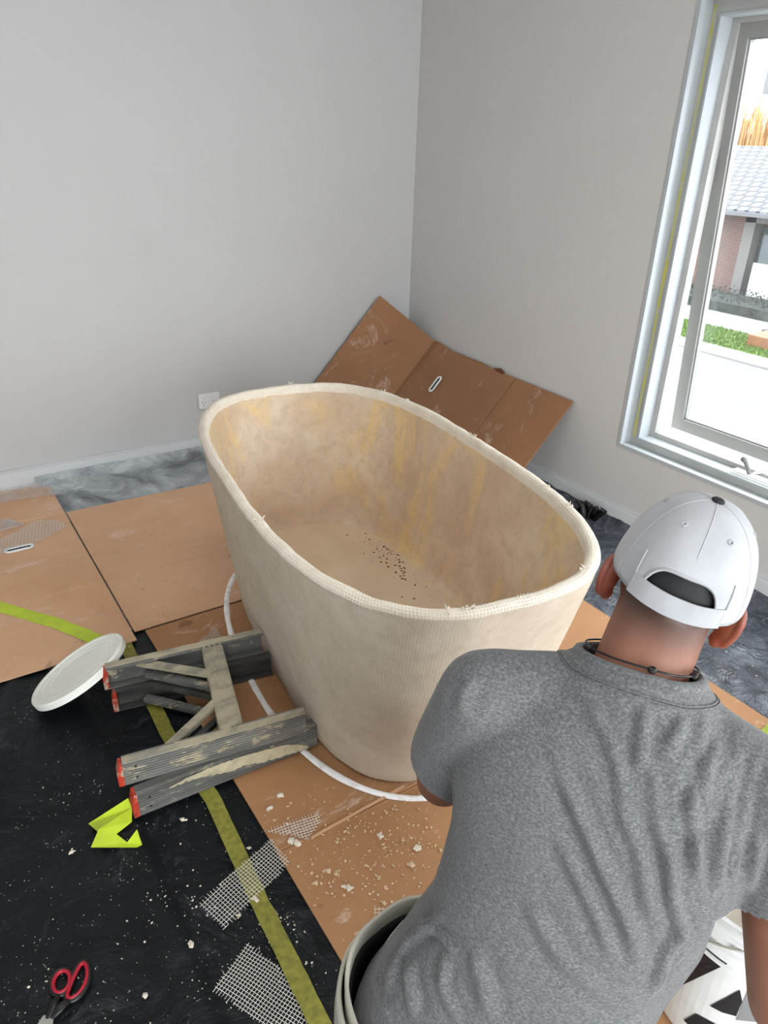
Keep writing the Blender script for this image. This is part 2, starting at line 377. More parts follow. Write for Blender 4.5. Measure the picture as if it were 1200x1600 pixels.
# ---------------------------------------------------------------- outside
M_ROAD = varied('road_asphalt', (.105, .105, .115, 1), .10, .6, .9)
M_CONC = varied('pale_concrete', (.17, .17, .165, 1), .06, 1.5, .85)
M_GRASS = varied('grass_blades', (.06, .11, .018, 1), .4, 6, .9)
b = B(); box(b, (3, -30, -3.3), (14.3, 60, -3.0)); struct('trim_road', b, M_ROAD)
b = B(); box(b, (14.3, -30, -3.3), (15.15, 60, -2.96)); box(b, (17.25, -30, -3.3), (18.75, 60, -2.97)); box(b, (18.75, -30, -3.3), (40, 60, -2.99)); struct('trim_footpath', b, M_CONC)
b = B()
box(b, (15.15, -30, -3.3), (17.25, 60, -2.985))
for i in range(5200):
    x = random.uniform(15.2, 17.2); y = random.uniform(5.2, 11.5); h = random.uniform(.04, .10); a = random.uniform(0, 3.14); dx = math.cos(a) * .02; dy = math.sin(a) * .02
    v = [b.verts.new((x - dx, y - dy, -2.99)), b.verts.new((x + dx, y + dy, -2.99)), b.verts.new((x + random.uniform(-.03, .03), y + random.uniform(-.03, .03), -2.99 + h))]; b.faces.new(v)
g = obj('grass_verge', b, M_GRASS, recalc=False); tag(g, 'green grass verge between the kerb and the footpath across the street', 'grass', kind='stuff')
# house
hs = thing('house', (24, 11, -3), 'brick house with grey tiled roof across the street', 'house')
t = NT('brick_wall'); br = t.node('ShaderNodeTexBrick', Scale=4.2); mp = t.node('ShaderNodeMapping'); mp.inputs['Rotation'].default_value = (math.pi / 2, 0, math.pi / 2)
sp_ = t.node('ShaderNodeSeparateXYZ'); t.l.new(t.tc.outputs['Object'], sp_.inputs[0]); cb = t.node('ShaderNodeCombineXYZ'); t.l.new(sp_.outputs[1], cb.inputs[0]); t.l.new(sp_.outputs[2], cb.inputs[1])
t.l.new(cb.outputs[0], br.inputs['Vector']); br.inputs['Color1'].default_value = srgb(92, 58, 50); br.inputs['Color2'].default_value = srgb(78, 52, 48); br.inputs['Mortar'].default_value = srgb(118, 112, 108)
br.inputs['Mortar Size'].default_value = .03; t.col(br.outputs[0]); M_BRICK = t.set(Roughness=.9)
b = B(); box(b, (22.0, 11.95, -3), (22.6, 13.0, -.3)); box(b, (22.4, 13.0, -3), (28, 22, -.3)); box(b, (22.5, 3.0, -3), (28, 11.95, -.3)); obj('brick_wall', b, M_BRICK, hs)
b = B(); box(b, (21.9, 11.55, -3), (22.6, 11.93, -.3)); box(b, (21.9, 3, -.55), (22.5, 11.93, -.3)); box(b, (21.9, 8.8, -3), (22.5, 9.2, -.3)); obj('portico', b, varied('grey_render', (.13, .13, .125, 1), .05, 2, .8), hs)
b = B(); box(b, (22.3, 10.6, -2.9), (22.49, 11.54, -.7)); f0 = obj('doorway', b, varied('door_dark', (.03, .036, .04, 1), .1, 3, .5), hs)
b = B(); box(b, (22.2, 10.75, -2.2), (22.3, 11.35, -.9)); obj('door_glass', b, varied('door_glass_pale', (.09, .11, .12, 1), .05, 2, .2), f0)
b = B(); box(b, (21.4, 10.2, -3), (21.5, 11.0, -1.7)); box(b, (21.4, 9.2, -3), (21.5, 10.1, -1.7)); obj('white_gate_panel', b, varied('gate_white', (.35, .35, .35, 1), .03, 2, .6), hs)
t = NT('roof_tiles'); sp_ = t.node('ShaderNodeSeparateXYZ'); t.l.new(t.tc.outputs['Object'], sp_.inputs[0]); cb = t.node('ShaderNodeCombineXYZ'); t.l.new(sp_.outputs[1], cb.inputs[0]); t.l.new(sp_.outputs[0], cb.inputs[1])
br = t.node('ShaderNodeTexBrick', Scale=1.25); t.l.new(cb.outputs[0], br.inputs['Vector']); br.inputs['Color1'].default_value = srgb(84, 88, 96); br.inputs['Color2'].default_value = srgb(98, 102, 110); br.inputs['Mortar'].default_value = srgb(24, 28, 38); br.inputs['Mortar Size'].default_value = .09
br.inputs['Brick Width'].default_value = .5; br.inputs['Row Height'].default_value = .5
t.col(br.outputs[0]); M_ROOF = t.set(Roughness=.6)
b = B()
E0, E1, E2 = (21.3, -.28), (27.0, 1.62), (33, -.28)
for (x0, z0), (x1, z1) in ((E0, E1), (E1, E2)):
    pts = [Vector((x0, 2, z0)), Vector((x0, 24, z0)), Vector((x1, 20, z1)), Vector((x1, 6, z1))]
    up_ = [p + Vector((0, 0, .12)) for p in pts]; loft(b, [pts, up_])
for y0, y1 in ((2, 6), (24, 20)):
    pts = [Vector((21.3, y0, -.28)), Vector((27, y1, 1.62)), Vector((33, y0, -.28))]; loft(b, [pts, [p + Vector((0, 0, .12)) for p in pts]])
obj('roof', b, M_ROOF, hs)
b = B(); bar(b, (21.22, 2, -.27), (21.22, 24, -.27), .14, .12); obj('gutter', b, varied('gutter_grey', (.09, .09, .1, 1), .05, 2, .5), hs)
# fence-like screen of bare orange bushes behind
def brush(name, xs, ys, z0, z1, n, mat, label, cat, wdt=.03, kind='stuff', group=None):
    b = B()
    for i in range(n):
        x = random.uniform(*xs); y = random.uniform(*ys); h = random.uniform(.72, 1) * (z1 - z0); d = Vector((random.uniform(-.2, .2), random.uniform(-.25, .25), h))
        p = Vector((x, y, z0)); s = Vector((random.uniform(-1, 1), random.uniform(-1, 1), 0)).normalized() * wdt
        q = p + d; b.faces.new([b.verts.new(p - s), b.verts.new(p + s), b.verts.new(q + s * .4), b.verts.new(q - s * .4)])
    return tag(obj(name, b, mat, recalc=False), label, cat, group, kind)
brush('reed_screen', (33.5, 34.3), (14, 28), -3, 3.9, 2300, varied('dry_reed', srgb(186, 142, 92), .25, 4, .9), 'tall dry orange reeds standing behind the grey tiled roof', 'reeds', .036)
b = B()
for i in range(2600):
    c_ = Vector((random.uniform(19.2, 21.2), random.uniform(8.2, 14.5), random.uniform(-3, -2.45))); s = .05
    v = [b.verts.new(c_ + Vector([random.uniform(-s, s) for _ in range(3)])) for _ in range(3)]; b.faces.new(v)
box(b, (19.3, 8.0, -3), (21.1, 14.5, -2.7))
tag(obj('hedge', b, varied('hedge_leaves', (.022, .028, .026, 1), .6, 4, .9), recalc=False), 'low dark garden bed of shrubs in front of the brick house', 'hedge')
# far pale building
b = B(); box(b, (36.5, 10, -3), (44, 19.3, 5.2)); box(b, (36, 9.5, 4.1), (44.5, 21.6, 5.6)); tag(obj('building', b, varied('pale_render', (.13, .14, .15, 1), .04, .5, .8)), 'pale grey building rising behind the dry orange reeds', 'building')
# timber stack on the verge
bt = thing('timber_crate', (16.6, 7.1, -2.985), 'low brown timber crate lying on the grass verge across the street', 'crate')
b = B(); box(b, (16.0, 5.9, -2.98), (17.1, 7.35, -2.72)); obj('crate_body', b, varied('timber_orange', srgb(110, 72, 46), .12, 3, .8), bt)
b = B()
for k in range(5): box(b, (16.0 + k * .23, 5.88, -2.72), (16.18 + k * .23, 7.37, -2.69))
obj('crate_lid', b, varied('timber_pale', srgb(136, 104, 78), .1, 3, .8), bt)
b = B()
bar(b, (17.5, 6.2, -2.9), (17.75, 7.9, -2.9), .4, .1); tag(obj('rubble_sack', b, varied('sack_grey', srgb(66, 62, 68), .25, 3, .9)), 'grey sack lying behind the timber crate on the verge', 'sack')

# ---------------------------------------------------------------- floor coverings
def grid_sheet(bm, xs, ys, zf, th=0.0):
    V = [[bm.verts.new((x, y, zf(x, y))) for y in ys] for x in xs]
    for i in range(len(xs) - 1):
        for j in range(len(ys) - 1): bm.faces.new((V[i][j], V[i + 1][j], V[i + 1][j + 1], V[i][j + 1]))
    if th:
        bd = [V[i][0] for i in range(len(xs))] + [V[-1][j] for j in range(1, len(ys))] + [V[i][-1] for i in range(len(xs) - 2, -1, -1)] + [V[0][j] for j in range(len(ys) - 2, 0, -1)]
        lo = [bm.verts.new(v.co - Vector((0, 0, th))) for v in bd]; n = len(bd)
        for k in range(n): bm.faces.new((bd[k], lo[k], lo[(k + 1) % n], bd[(k + 1) % n]))
        bm.faces.new(lo)
    return V
def lin(a, b_, s): return list(np.linspace(a, b_, max(2, int(round(abs(b_ - a) / s)) + 1)))
def black_z(x, y):
    z = .004 + .004 * (fn(x, y, 0, 5) + .5) + .0025 * abs(fn(x, y, 3, 14))
    xc = -2.355 + .012 * fn(y, 0, 5, 2); dlt = abs(x - xc)
    z += .009 * max(0, min(1, (.040 - dlt) / .004)) + .004 * max(0, 1 - abs(x - xc - .036) / .008)
    z += .008 * math.exp(-((x + 2.62 - .25 * (y + 2.0)) / .018) ** 2) * (1 if y > -2.2 else 0)
    return max(z, .001)
b = B(); grid_sheet(b, lin(-3.6, -1.95, .014), lin(-4.4, -1.40, .016), black_z)
o = obj('plastic_drop_sheet', b, M_BLACK, smooth=True); tag(o, 'black plastic drop sheet on the floor under the ladder and scissors', 'drop sheet', 'plastic drop sheets')
def cove(lx, ly, axis):
    pass
# strip along the left wall: comes off the floor and climbs the skirting
def strip_left():
    b = B(); xs = lin(-2.16, -.66, .016); prof = [( -.46, 0), (-.40, 0), (-.33, 0), (-.27, 0), (-.21, 0), (-.16, 0), (-.12, .002), (-.085, .006), (-.055, .014), (-.035, .026), (-.022, .042), (-.018, .056)]
    pr = []
    for i in range(len(prof) - 1):
        for k in range(3): pr.append(tuple(prof[i][j] + (prof[i + 1][j] - prof[i][j]) * k / 3 for j in (0, 1)))
    pr.append(prof[-1])
    V = []
    for x in xs:
        r = []
        for j, (y, z) in enumerate(pr):
            k = .010 * abs(fn(x * 1.0, y * 1.5 + x, 1, 6)) + .006 * abs(fn(x, y, 9, 15))
            if j > len(pr) - 5: k *= .3
            r.append(b.verts.new((x, min(y - k * .4, -.0165), z + .004 + k)))
        V.append(r)
    for i in range(len(xs) - 1):
        for j in range(len(pr) - 1): b.faces.new((V[i][j], V[i + 1][j], V[i + 1][j + 1], V[i][j + 1]))
    return b
o = obj('plastic_drop_sheet', strip_left(), M_GREYP, smooth=True); tag(o, 'dusty grey plastic film strip between the left wall and the cardboard', 'drop sheet', 'plastic drop sheets')
def right_z(x, y):
    k = .014 * abs(fn(x, y, 2, 6)) + .008 * abs(fn(x, y, 7, 15)) + .004 * abs(fn(x, y, 4, 34))
    c_ = max(0, (x + .07) / .055); k *= max(.25, min(1, (x + .62) / .12)); return .004 + k + .045 * c_ * c_
b = B(); grid_sheet(b, lin(-.64, -.016, .013), lin(-4.2, -.04, .014), right_z)
o = obj('plastic_drop_sheet', b, M_SILVP, smooth=True); tag(o, 'shiny crinkled grey plastic film on the floor below the window', 'drop sheet', 'plastic drop sheets')
b = B(); p = at(1140, 1052, .03)
ell(b, p, (Vector((1, 0, 0)), Vector((0, 1, 0)), Vector((0, 0, 1))), .022, .008, .002, 14, 8); tag(obj('torn_plastic_bit', b, M_SBLK, smooth=True), 'small black torn bit lying on the shiny plastic right of the cap', 'plastic scrap')
b = B(); q = Vector((-.09, -1.60, .03))
for k in range(5):
    p0 = q + Vector((random.uniform(-.03, .03), random.uniform(-.05, .05), 0)); tube(b, [p0, p0 + Vector((random.uniform(-.02, .02), random.uniform(-.04, .04), .05)), p0 + Vector((random.uniform(-.02, .02), random.uniform(-.06, .06), .07))], [.018, .014, .004], 7)
tag(obj('crumpled_plastic', b, M_SBLK, smooth=True), 'crumpled black plastic bunched against the right skirting behind the tub', 'plastic scrap')

def creased(xs, ys, z0, cx=(), cy=(), amp=.003, wob=.002):
    X = set(np.round(lin(xs[0], xs[1], .03), 4)); Y = set(np.round(lin(ys[0], ys[1], .03), 4))
    for c_ in cx: X = {x for x in X if abs(x - c_) > .012} | {c_ - .009, c_ - .004, c_, c_ + .004, c_ + .009}
    for c_ in cy: Y = {y for y in Y if abs(y - c_) > .012} | {c_ - .009, c_ - .004, c_, c_ + .004, c_ + .009}
    X = sorted(X); Y = sorted(Y)
    def zf(x, y):
        z = z0 + wob * fn(x, y, z0 * 50, 2)
        for c_ in cx:
            if abs(x - c_) < .003: z -= amp
            elif abs(x - c_) < .006: z += amp * .2
        for c_ in cy:
            if abs(y - c_) < .003: z -= amp
            elif abs(y - c_) < .006: z += amp * .2
        return z
    b = B(); grid_sheet(b, X, Y, zf, .004); return b
CL = 'flattened cardboard sheets covering the floor'
c1 = thing('cardboard_sheet', (-2.8, -.75, 0), 'flattened cardboard in the left corner with a white handle hole, lime tape across it', 'cardboard', CL)
obj('sheet', creased((-3.6, -2.106), (-1.485, -.02), .020, cy=(-.385, -1.058)), M_CARD, c1)
def grommet(parent, c_, ax, bx, L, Wd, th, nz):
    """white stadium ring with a dark slot"""
    def stad(l, w, n=10):
        pts = []
        for k in range(n + 1): a = -math.pi / 2 + math.pi * k / n; pts.append((l / 2 - w / 2 + w / 2 * math.cos(a), w / 2 * math.sin(a)))
        for k in range(n + 1): a = math.pi / 2 + math.pi * k / n; pts.append((-l / 2 + w / 2 + w / 2 * math.cos(a), w / 2 * math.sin(a)))
        return pts
    b = B(); rings = []
    for (l, w, h) in ((L, Wd, 0), (L - .004, Wd - .004, th), (L - .022, Wd - .022, th), (L - .026, Wd - .026, 0)):
        rings.append([c_ + ax * x + bx * y + nz * h for x, y in stad(l, w)])
    loft(b, rings, False, False); g_ = obj('handle_grommet', b, M_WHITE, parent, smooth=False)
    b = B(); b.faces.new([b.verts.new(c_ + ax * x + bx * y + nz * .0008) for x, y in stad(L - .024, Wd - .024)]); obj('hole_shade', b, M_DARK, g_)  # dark face standing in for the shade of an uncut hole
X_, Y_, Z_ = Vector((1, 0, 0)), Vector((0, 1, 0)), Vector((0, 0, 1))
grommet(c1, at(30, 857, .021) + Vector((0, 0, .0)), X_, Y_, .115, .042, .004, Z_)
c2 = thing('cardboard_sheet', (-1.3, -.9, 0), 'dusty flattened cardboard between the tub and the left wall', 'cardboard', CL)
obj('sheet', creased((-2.098, -.62), (-1.43, -.385), .0165, cy=(-1.055,)), M_CARD, c2)
c3 = thing('cardboard_sheet', (-1.3, -2.2, 0), 'cardboard sheet under the tub scattered with plaster crumbs', 'cardboard', CL)
obj('sheet', creased((-2.065, -.60), (-3.25, -1.44), .0155, cy=(-2.485,)), M_CARD2, c3)
# loose strip of torn tape along the crease in front of the tub
b = B(); bar(b, (-1.976, -2.492, .018), (-1.69, -2.476, .018), .007, .002); tag(obj('paper_strip', b, M_CARD), 'thin brown paper strip lying along the crease before the tub', 'paper strip')
# lime sheet corner at right edge
b = B(); pts = [at(1188, 1142, .02), at(1200, 1130, .02), at(1230, 1160, .02), at(1210, 1185, .02)]; b.faces.new([b.verts.new(p) for p in pts]); bmesh.ops.solidify(b, geom=b.faces[:], thickness=.001)
tag(obj('masking_tape', b, M_LIME), 'short yellow green tape bit by the right edge of the cardboard', 'tape', 'lengths of masking tape')

# dusty white film lying over the left cardboard
t = NT('milky_film'); t.n.remove(t.b); tr = t.node('ShaderNodeBsdfTransparent'); df = t.node('ShaderNodeBsdfDiffuse'); df.inputs[0].default_value = (.72, .74, .76, 1); m2 = t.node('ShaderNodeMixShader')
t.l.new(t.ramp(t.noise(12, 5, .6), [(.3, (.22, .22, .22, 1)), (.7, (.42, .42, .42, 1))]), m2.inputs[0]); t.l.new(tr.outputs[0], m2.inputs[1]); t.l.new(df.outputs[0], m2.inputs[2]); t.l.new(m2.outputs[0], t.n['Material Output'].inputs[0]); M_FILM = t.m
b = B(); xs = lin(-2.75, -2.075, .02); V = []
for x in xs:
    y0 = -.19 - .05 * math.sin((x + 2.1) * 4.0) ; V.append([b.verts.new((x, y0 + (-.03 - y0) * k / 6, .024 + .003 * abs(fn(x, k, 0, 9)) + (.012 if k == 6 else 0))) for k in range(7)])
for i in range(len(xs) - 1):
    for j in range(6): b.faces.new((V[i][j], V[i + 1][j], V[i + 1][j + 1], V[i][j + 1]))
tag(obj('clear_film', b, M_FILM, smooth=True), 'milky clear film along the wall on the left cardboard', 'plastic film')

# ---------------------------------------------------------------- fibreglass mesh scraps
def mesh_scrap(poly, z, label, spacing=.0080, wdt=.0010, waves=.002, angle=None, name='mesh_scrap', zfun=None, parent=None, wob=.0):
    poly = [Vector((p[0], p[1])) for p in poly]
    if angle is None: d = (poly[1] - poly[0]); angle = math.atan2(d.y, d.x)
    ca, sa = math.cos(angle), math.sin(angle); c0 = sum(poly, Vector((0, 0))) / len(poly)
    loc = [((p - c0).x * ca + (p - c0).y * sa, -(p - c0).x * sa + (p - c0).y * ca) for p in poly]
    b = B()
    for ax in (0, 1):
        lo = min(p[ax] for p in loc); hi = max(p[ax] for p in loc); k = lo + spacing * .3
        while k < hi:
            xs = []
            for i in range(len(loc)):
                a, c_ = loc[i], loc[(i + 1) % len(loc)]
                if (a[ax] - k) * (c_[ax] - k) < 0:
                    tt = (k - a[ax]) / (c_[ax] - a[ax]); xs.append(a[1 - ax] + (c_[1 - ax] - a[1 - ax]) * tt)
            xs.sort()
            for s_ in range(0, len(xs) - 1, 2):
                u0, u1 = xs[s_] - random.uniform(0, .006), xs[s_ + 1] + random.uniform(0, .006); n = max(2, int((u1 - u0) / .012) + 1); prev = None
                for i in range(n + 1):
                    u = u0 + (u1 - u0) * i / n; kk = k + waves * fn(u, k, ax, 14)
                    xl, yl = (kk, u) if ax == 0 else (u, kk)
                    cen = Vector((c0.x + xl * ca - yl * sa, c0.y + xl * sa + yl * ca, 0))
                    cen.z = z + (.003 + .003 * fn(cen.x, cen.y, 0, 12)) + (zfun(cen.x, cen.y) if zfun else 0) + ax * .0005
                    nx = Vector((ca, sa, 0)) if ax == 0 else Vector((-sa, ca, 0))
                    cur = [b.verts.new(cen - nx * wdt / 2), b.verts.new(cen + nx * wdt / 2), b.verts.new(cen + nx * wdt / 2 + Vector((0, 0, .0008))), b.verts.new(cen - nx * wdt / 2 + Vector((0, 0, .0008)))]
                    if prev:
                        for q in range(4): b.faces.new((prev[q], prev[(q + 1) % 4], cur[(q + 1) % 4], cur[q]))
                    prev = cur
            k += spacing
    o = obj(name, b, M_MESH, parent)
    if label: tag(o, label, 'mesh scrap', 'scraps of white fibreglass mesh')
    return o
PX = lambda L, z=.01: [at(u, v, z) for u, v in L]
mesh_scrap(PX([(312, 1418), (352, 1456), (452, 1355), (425, 1317)]), .0205, 'rectangular white mesh scrap crossing the olive tape strip')
mesh_scrap(PX([(335, 1548), (388, 1477), (440, 1518), (482, 1605), (470, 1640)]), .010, 'largest white mesh scrap, lowest on the black plastic left of the olive tape', .0072)
mesh_scrap(PX([(413, 1303), (496, 1275), (499, 1290), (480, 1316), (455, 1308)]), .017, 'small triangular mesh scrap on the cardboard before the tub')
mesh_scrap(PX([(584, 1424), (626, 1422), (632, 1432), (588, 1440)]), .017, 'tiny mesh scrap on the cardboard beside the trousers', .009)
mesh_scrap(PX([(-60, 905), (-5, 865), (0, 845), (58, 816), (88, 814), (106, 823), (62, 846), (20, 856)], .022), .023, 'curled mesh scrap beside the white handle hole on the left cardboard', .013, .002, angle=1.35)
mesh_scrap(PX([(312, 1002), (338, 984), (352, 1004)], .02), .019, 'mesh scrap between the ladder and the white floor ring', .008)
b = B(); pl = PX([(-20, 812), (8, 810), (25, 815), (40, 820), (0, 832), (-20, 838)], .024); b.faces.new([b.verts.new(p + Vector((0, 0, .003))) for p in pl]); bmesh.ops.solidify(b, geom=b.faces[:], thickness=.0006)
tag(obj('film_scrap', b, M_FILM), 'small milky film scrap above the curled mesh on the left cardboard', 'plastic film')

# ---------------------------------------------------------------- tape
def tape(pts, wdt, z, mat, name, label, n=40, group='lengths of masking tape', zf=None, jag=.002):
    pts = [Vector((p[0], p[1], 0)) for p in pts]; seg = [0]
    for a, c_ in zip(pts, pts[1:]): seg.append(seg[-1] + (c_ - a).length)
    L = seg[-1]; b = B(); prev = None
    for i in range(n + 1):
        s_ = L * i / n; k = max(j for j in range(len(seg) - 1) if seg[j] <= s_ + 1e-9); f_ = (s_ - seg[k]) / (seg[k + 1] - seg[k])
        p = pts[k].lerp(pts[k + 1], min(f_, 1)); d = (pts[k + 1] - pts[k]).normalized(); nn = Vector((-d.y, d.x, 0))
        ww = wdt / 2 + jag * fn(s_, 1, 2, 25)
        zz = (zf(p.x, p.y) if zf else 0) + z + .002 * abs(fn(s_, 0, 8, 30))
        cur = [b.verts.new(p - nn * ww + Z_ * zz), b.verts.new(p + Z_ * (zz + .001 * fn(s_, 2, 2, 50))), b.verts.new(p + nn * (ww + jag * fn(s_, 7, 2, 25)) + Z_ * zz)]
        if prev: b.faces.new((prev[0], prev[1], cur[1], cur[0])); b.faces.new((prev[1], prev[2], cur[2], cur[1]))
        prev = cur
    o = obj(name, b, mat); md = o.modifiers.new('th', 'SOLIDIFY'); md.thickness = .0007; md.offset = 1
    tag(o, label, 'tape', group); return o
tape([at(-60, 927, .02), at(0, 949, .02), at(90, 975, .02), at(172, 1008, .02)], .052, .0215, M_LIME, 'masking_tape', 'bright lime tape strip running across the left cardboard to the white lid')
tape([at(192, 1000, .01), at(262, 1150, .01), at(333, 1252, .01), at(405, 1410, .01), at(450, 1500, .01), at(520, 1645, .01)], .040, .017, M_OLIVE, 'masking_tape', 'dusty olive tape strip running down the black plastic under the ladder', 70)
b = B()
for poly in ([(138, 1287, .004), (200, 1247, .05), (206, 1262, .035), (152, 1299, .02)], [(154, 1296, .022), (206, 1262, .036), (206, 1284, .03), (182, 1303, .018)],
             [(154, 1296, .022), (182, 1303, .018), (200, 1317, .012), (222, 1320, .012), (214, 1324, .012), (142, 1324, .012)], [(198, 1317, .012), (214, 1296, .04), (222, 1320, .013)]):
    b.faces.new([b.verts.new(at(u, v, z + .010)) for u, v, z in poly])
bmesh.ops.remove_doubles(b, verts=b.verts[:], dist=.001)
o = obj('crumpled_tape', b, M_LIME); md = o.modifiers.new('th', 'SOLIDIFY'); md.thickness = .0008; tag(o, 'folded lime tape scrap stuck by the near ladder foot', 'tape', 'lengths of masking tape')

# ---------------------------------------------------------------- bathtub
TC = Vector((-1.443, -1.862, 0)); TH = -.13
def sup(a, b_, nn, N=160, z=0, c=TC, th=TH):
    pts = []
    for k in range(N):
        tt = 2 * math.pi * k / N; ct, st = math.cos(tt), math.sin(tt)
        x = b_ * math.copysign(abs(ct) ** (2 / nn), ct); y = a * math.copysign(abs(st) ** (2 / nn), st)
        pts.append(Vector((c.x + x * math.cos(th) - y * math.sin(th), c.y + x * math.sin(th) + y * math.cos(th), z)))
    return pts
ZB = .0165; HT = .675
def even(pts, N=200):
    L = [0]; n = len(pts)
    for i in range(n): L.append(L[-1] + (pts[(i + 1) % n] - pts[i]).length)
    out = []; j = 0
    for k in range(N):
        s_ = L[-1] * k / N
        while L[j + 1] < s_: j += 1
        out.append(pts[j % n].lerp(pts[(j + 1) % n], (s_ - L[j]) / (L[j + 1] - L[j])))
    return out, L[-1]
def tub_part(name, prof, mat, parent, rough=0.0):
    """prof = list of (inset from outer rim size a, b, exponent, z)"""
    b = B(); uvl = b.loops.layers.uv.new('UVMap'); rings = []; N = 260; acc = 0; vv = []; per = 0
    for i, (a, b_, nn, z) in enumerate(prof):
        pts, per_ = even(sup(a, b_, nn, 720, z), N); per = max(per, per_)
        if i: acc += (pts[0] - last).length
        last = pts[0]; vv.append(acc)
        if rough:
            q = []
            for p in pts:
                d = (p - Vector((TC.x, TC.y, p.z))).normalized()
                q.append(p + d * rough * fn(p.x, p.y, p.z * 14, 14) + Vector((0, 0, rough * fn(p.x + 9, p.y, p.z * 5, 16))) + d * rough * .5 * fn(p.x, p.y, p.z * 40, 45))
            pts = q
        rings.append([b.verts.new(p) for p in pts])
    for i in range(len(rings) - 1):
        for k in range(N):
            f_ = b.faces.new((rings[i][k], rings[i][(k + 1) % N], rings[i + 1][(k + 1) % N], rings[i + 1][k]))
            us = [(per * k / N, vv[i]), (per * (k + 1) / N, vv[i]), (per * (k + 1) / N, vv[i + 1]), (per * k / N, vv[i + 1])]
            for lp, u in zip(f_.loops, us): lp[uvl].uv = u
    return b, rings
A1, B1, N1 = .829, .433, 2.92
A0, B0, N0 = .653, .336, 3.4
tub = thing('bathtub', (TC.x, TC.y, ZB), 'large freestanding oval bathtub coated in beige plaster and mesh', 'bathtub')
prof = [(A0 - .012, B0 - .012, N0, ZB)]
for k in range(15):
    s_ = k / 14; w_ = s_ - .03 * s_ * (1 - s_); z = ZB + .012 + s_ * (HT - .016 - ZB - .012)
    prof.append((A0 + (A1 - A0) * w_, B0 + (B1 - B0) * w_, N0 + (N1 - N0) * s_, z))
b, rg = tub_part('s', prof, None, None, .0025); b.faces.new(rg[0][::-1])
obj('outer_shell', b, M_TUB, tub, smooth=True)
T = .030
prof = [(A1 - .003, B1 - .003, N1, HT - .020), (A1 + .0012, B1 + .0012, N1, HT - .015), (A1 + .001, B1 + .001, N1, HT - .008), (A1 - .003, B1 - .003, N1, HT - .003), (A1 - .009, B1 - .009, N1, HT), (A1 - .018, B1 - .018, N1, HT + .001), (A1 - T + .008, B1 - T + .008, N1, HT), (A1 - T + .002, B1 - T + .002, N1, HT - .004), (A1 - T - .001, B1 - T - .001, N1, HT - .012), (A1 - T - .003, B1 - T - .003, N1, HT - .03)]
b, rg = tub_part('r', prof, None, None, .0028); obj('rim', b, M_RIM, tub, smooth=True)
ai, bi = A1 - T - .001, B1 - T - .001; ab, bb_ = .650, .315; ZF = .150
prof = []
for k in range(14):
    s_ = k / 13; z = HT - .022 - s_ * (HT - .022 - ZF - .05); prof.append((ai + (ab - ai) * (s_ ** 1.05) , bi + (bb_ - bi) * (s_ ** 1.05), N1, z))
prof += [(ab - .006, bb_ - .006, N1, ZF + .025), (ab - .016, bb_ - .016, N1, ZF + .008), (ab - .034, bb_ - .034, N1, ZF)]
b, rg = tub_part('i', prof, None, None, .003)
obj('inner_wall', b, M_TUBIN, tub, smooth=True)
b = B(); uvl = b.loops.layers.uv.new('UVMap')
pts, _ = even(sup(ab - .032, bb_ - .032, N1, 720, ZF + .0005), 120); rr = [[TC + (p - Vector((TC.x, TC.y, 0))) * 1.0 if False else Vector((TC.x + (p.x - TC.x) * k / 8, TC.y + (p.y - TC.y) * k / 8, ZF + .0005 - .004 * (1 - k / 8))) for p in pts] for k in range(1, 9)]
loft(b, rr, True, False)
for f_ in b.faces:
    for lp in f_.loops: lp[uvl].uv = (lp.vert.co.x, lp.vert.co.y)
t = NT('tub_floor_plaster'); c = t.ramp(t.noise(6, 5), [(.3, srgb(206, 184, 156)), (.7, srgb(218, 198, 170))])
t.col(c); t.bump(t.noise(30, 5), .3, .005); M_TFL = t.set(Roughness=.85)
obj('inner_floor', b, M_TFL, tub, smooth=True)
# brown grit specks scattered on the tub floor
b = B()
for i in range(150):
    u = random.gauss(612, 30); v = 872 + (u - 612) * .62 + random.gauss(0, 15)
    p = at(u, v, ZF); r_ = random.choice([.0015, .002, .003, .0045])
    d = Vector((p.x - TC.x, p.y - TC.y)); xl = d.x * math.cos(-TH) - d.y * math.sin(-TH); yl = d.x * math.sin(-TH) + d.y * math.cos(-TH)
    if abs(xl) > .26 or abs(yl) > .55: continue
    ell(b, p + Z_ * .0005, (X_, Y_, Z_), r_, r_ * random.uniform(.6, 1.4), r_ * .5, 6, 4)
o = obj('brown_grit', b, flat('grit_brown', srgb(120, 86, 58), .9)); tag(o, 'brown grit specks scattered on the floor inside the bathtub', 'grit', kind='stuff')
# frayed mesh tufts and fresh plaster blobs on the rim
b = B()
for u, v in [(612, 608), (428, 808), (462, 604), (930, 790), (745, 680), (870, 760), (820, 940), (735, 952), (655, 622), (908, 890), (700, 958)]:
    p = at(u, v, HT); p = min(sup(A1 - .014, B1 - .014, N1, 720, HT + .001), key=lambda q: (q - p).length)
    b = B()
    for k in range(7):
        q = p + Vector((random.uniform(-.012, .012), random.uniform(-.012, .012), random.uniform(-.004, .004))); tube(b, [q, q + Vector((random.uniform(-.008, .008), random.uniform(-.008, .008), random.uniform(.002, .008)))], [.0022, .0008], 5)
    obj('frayed_mesh', b, M_PLAST, tub)
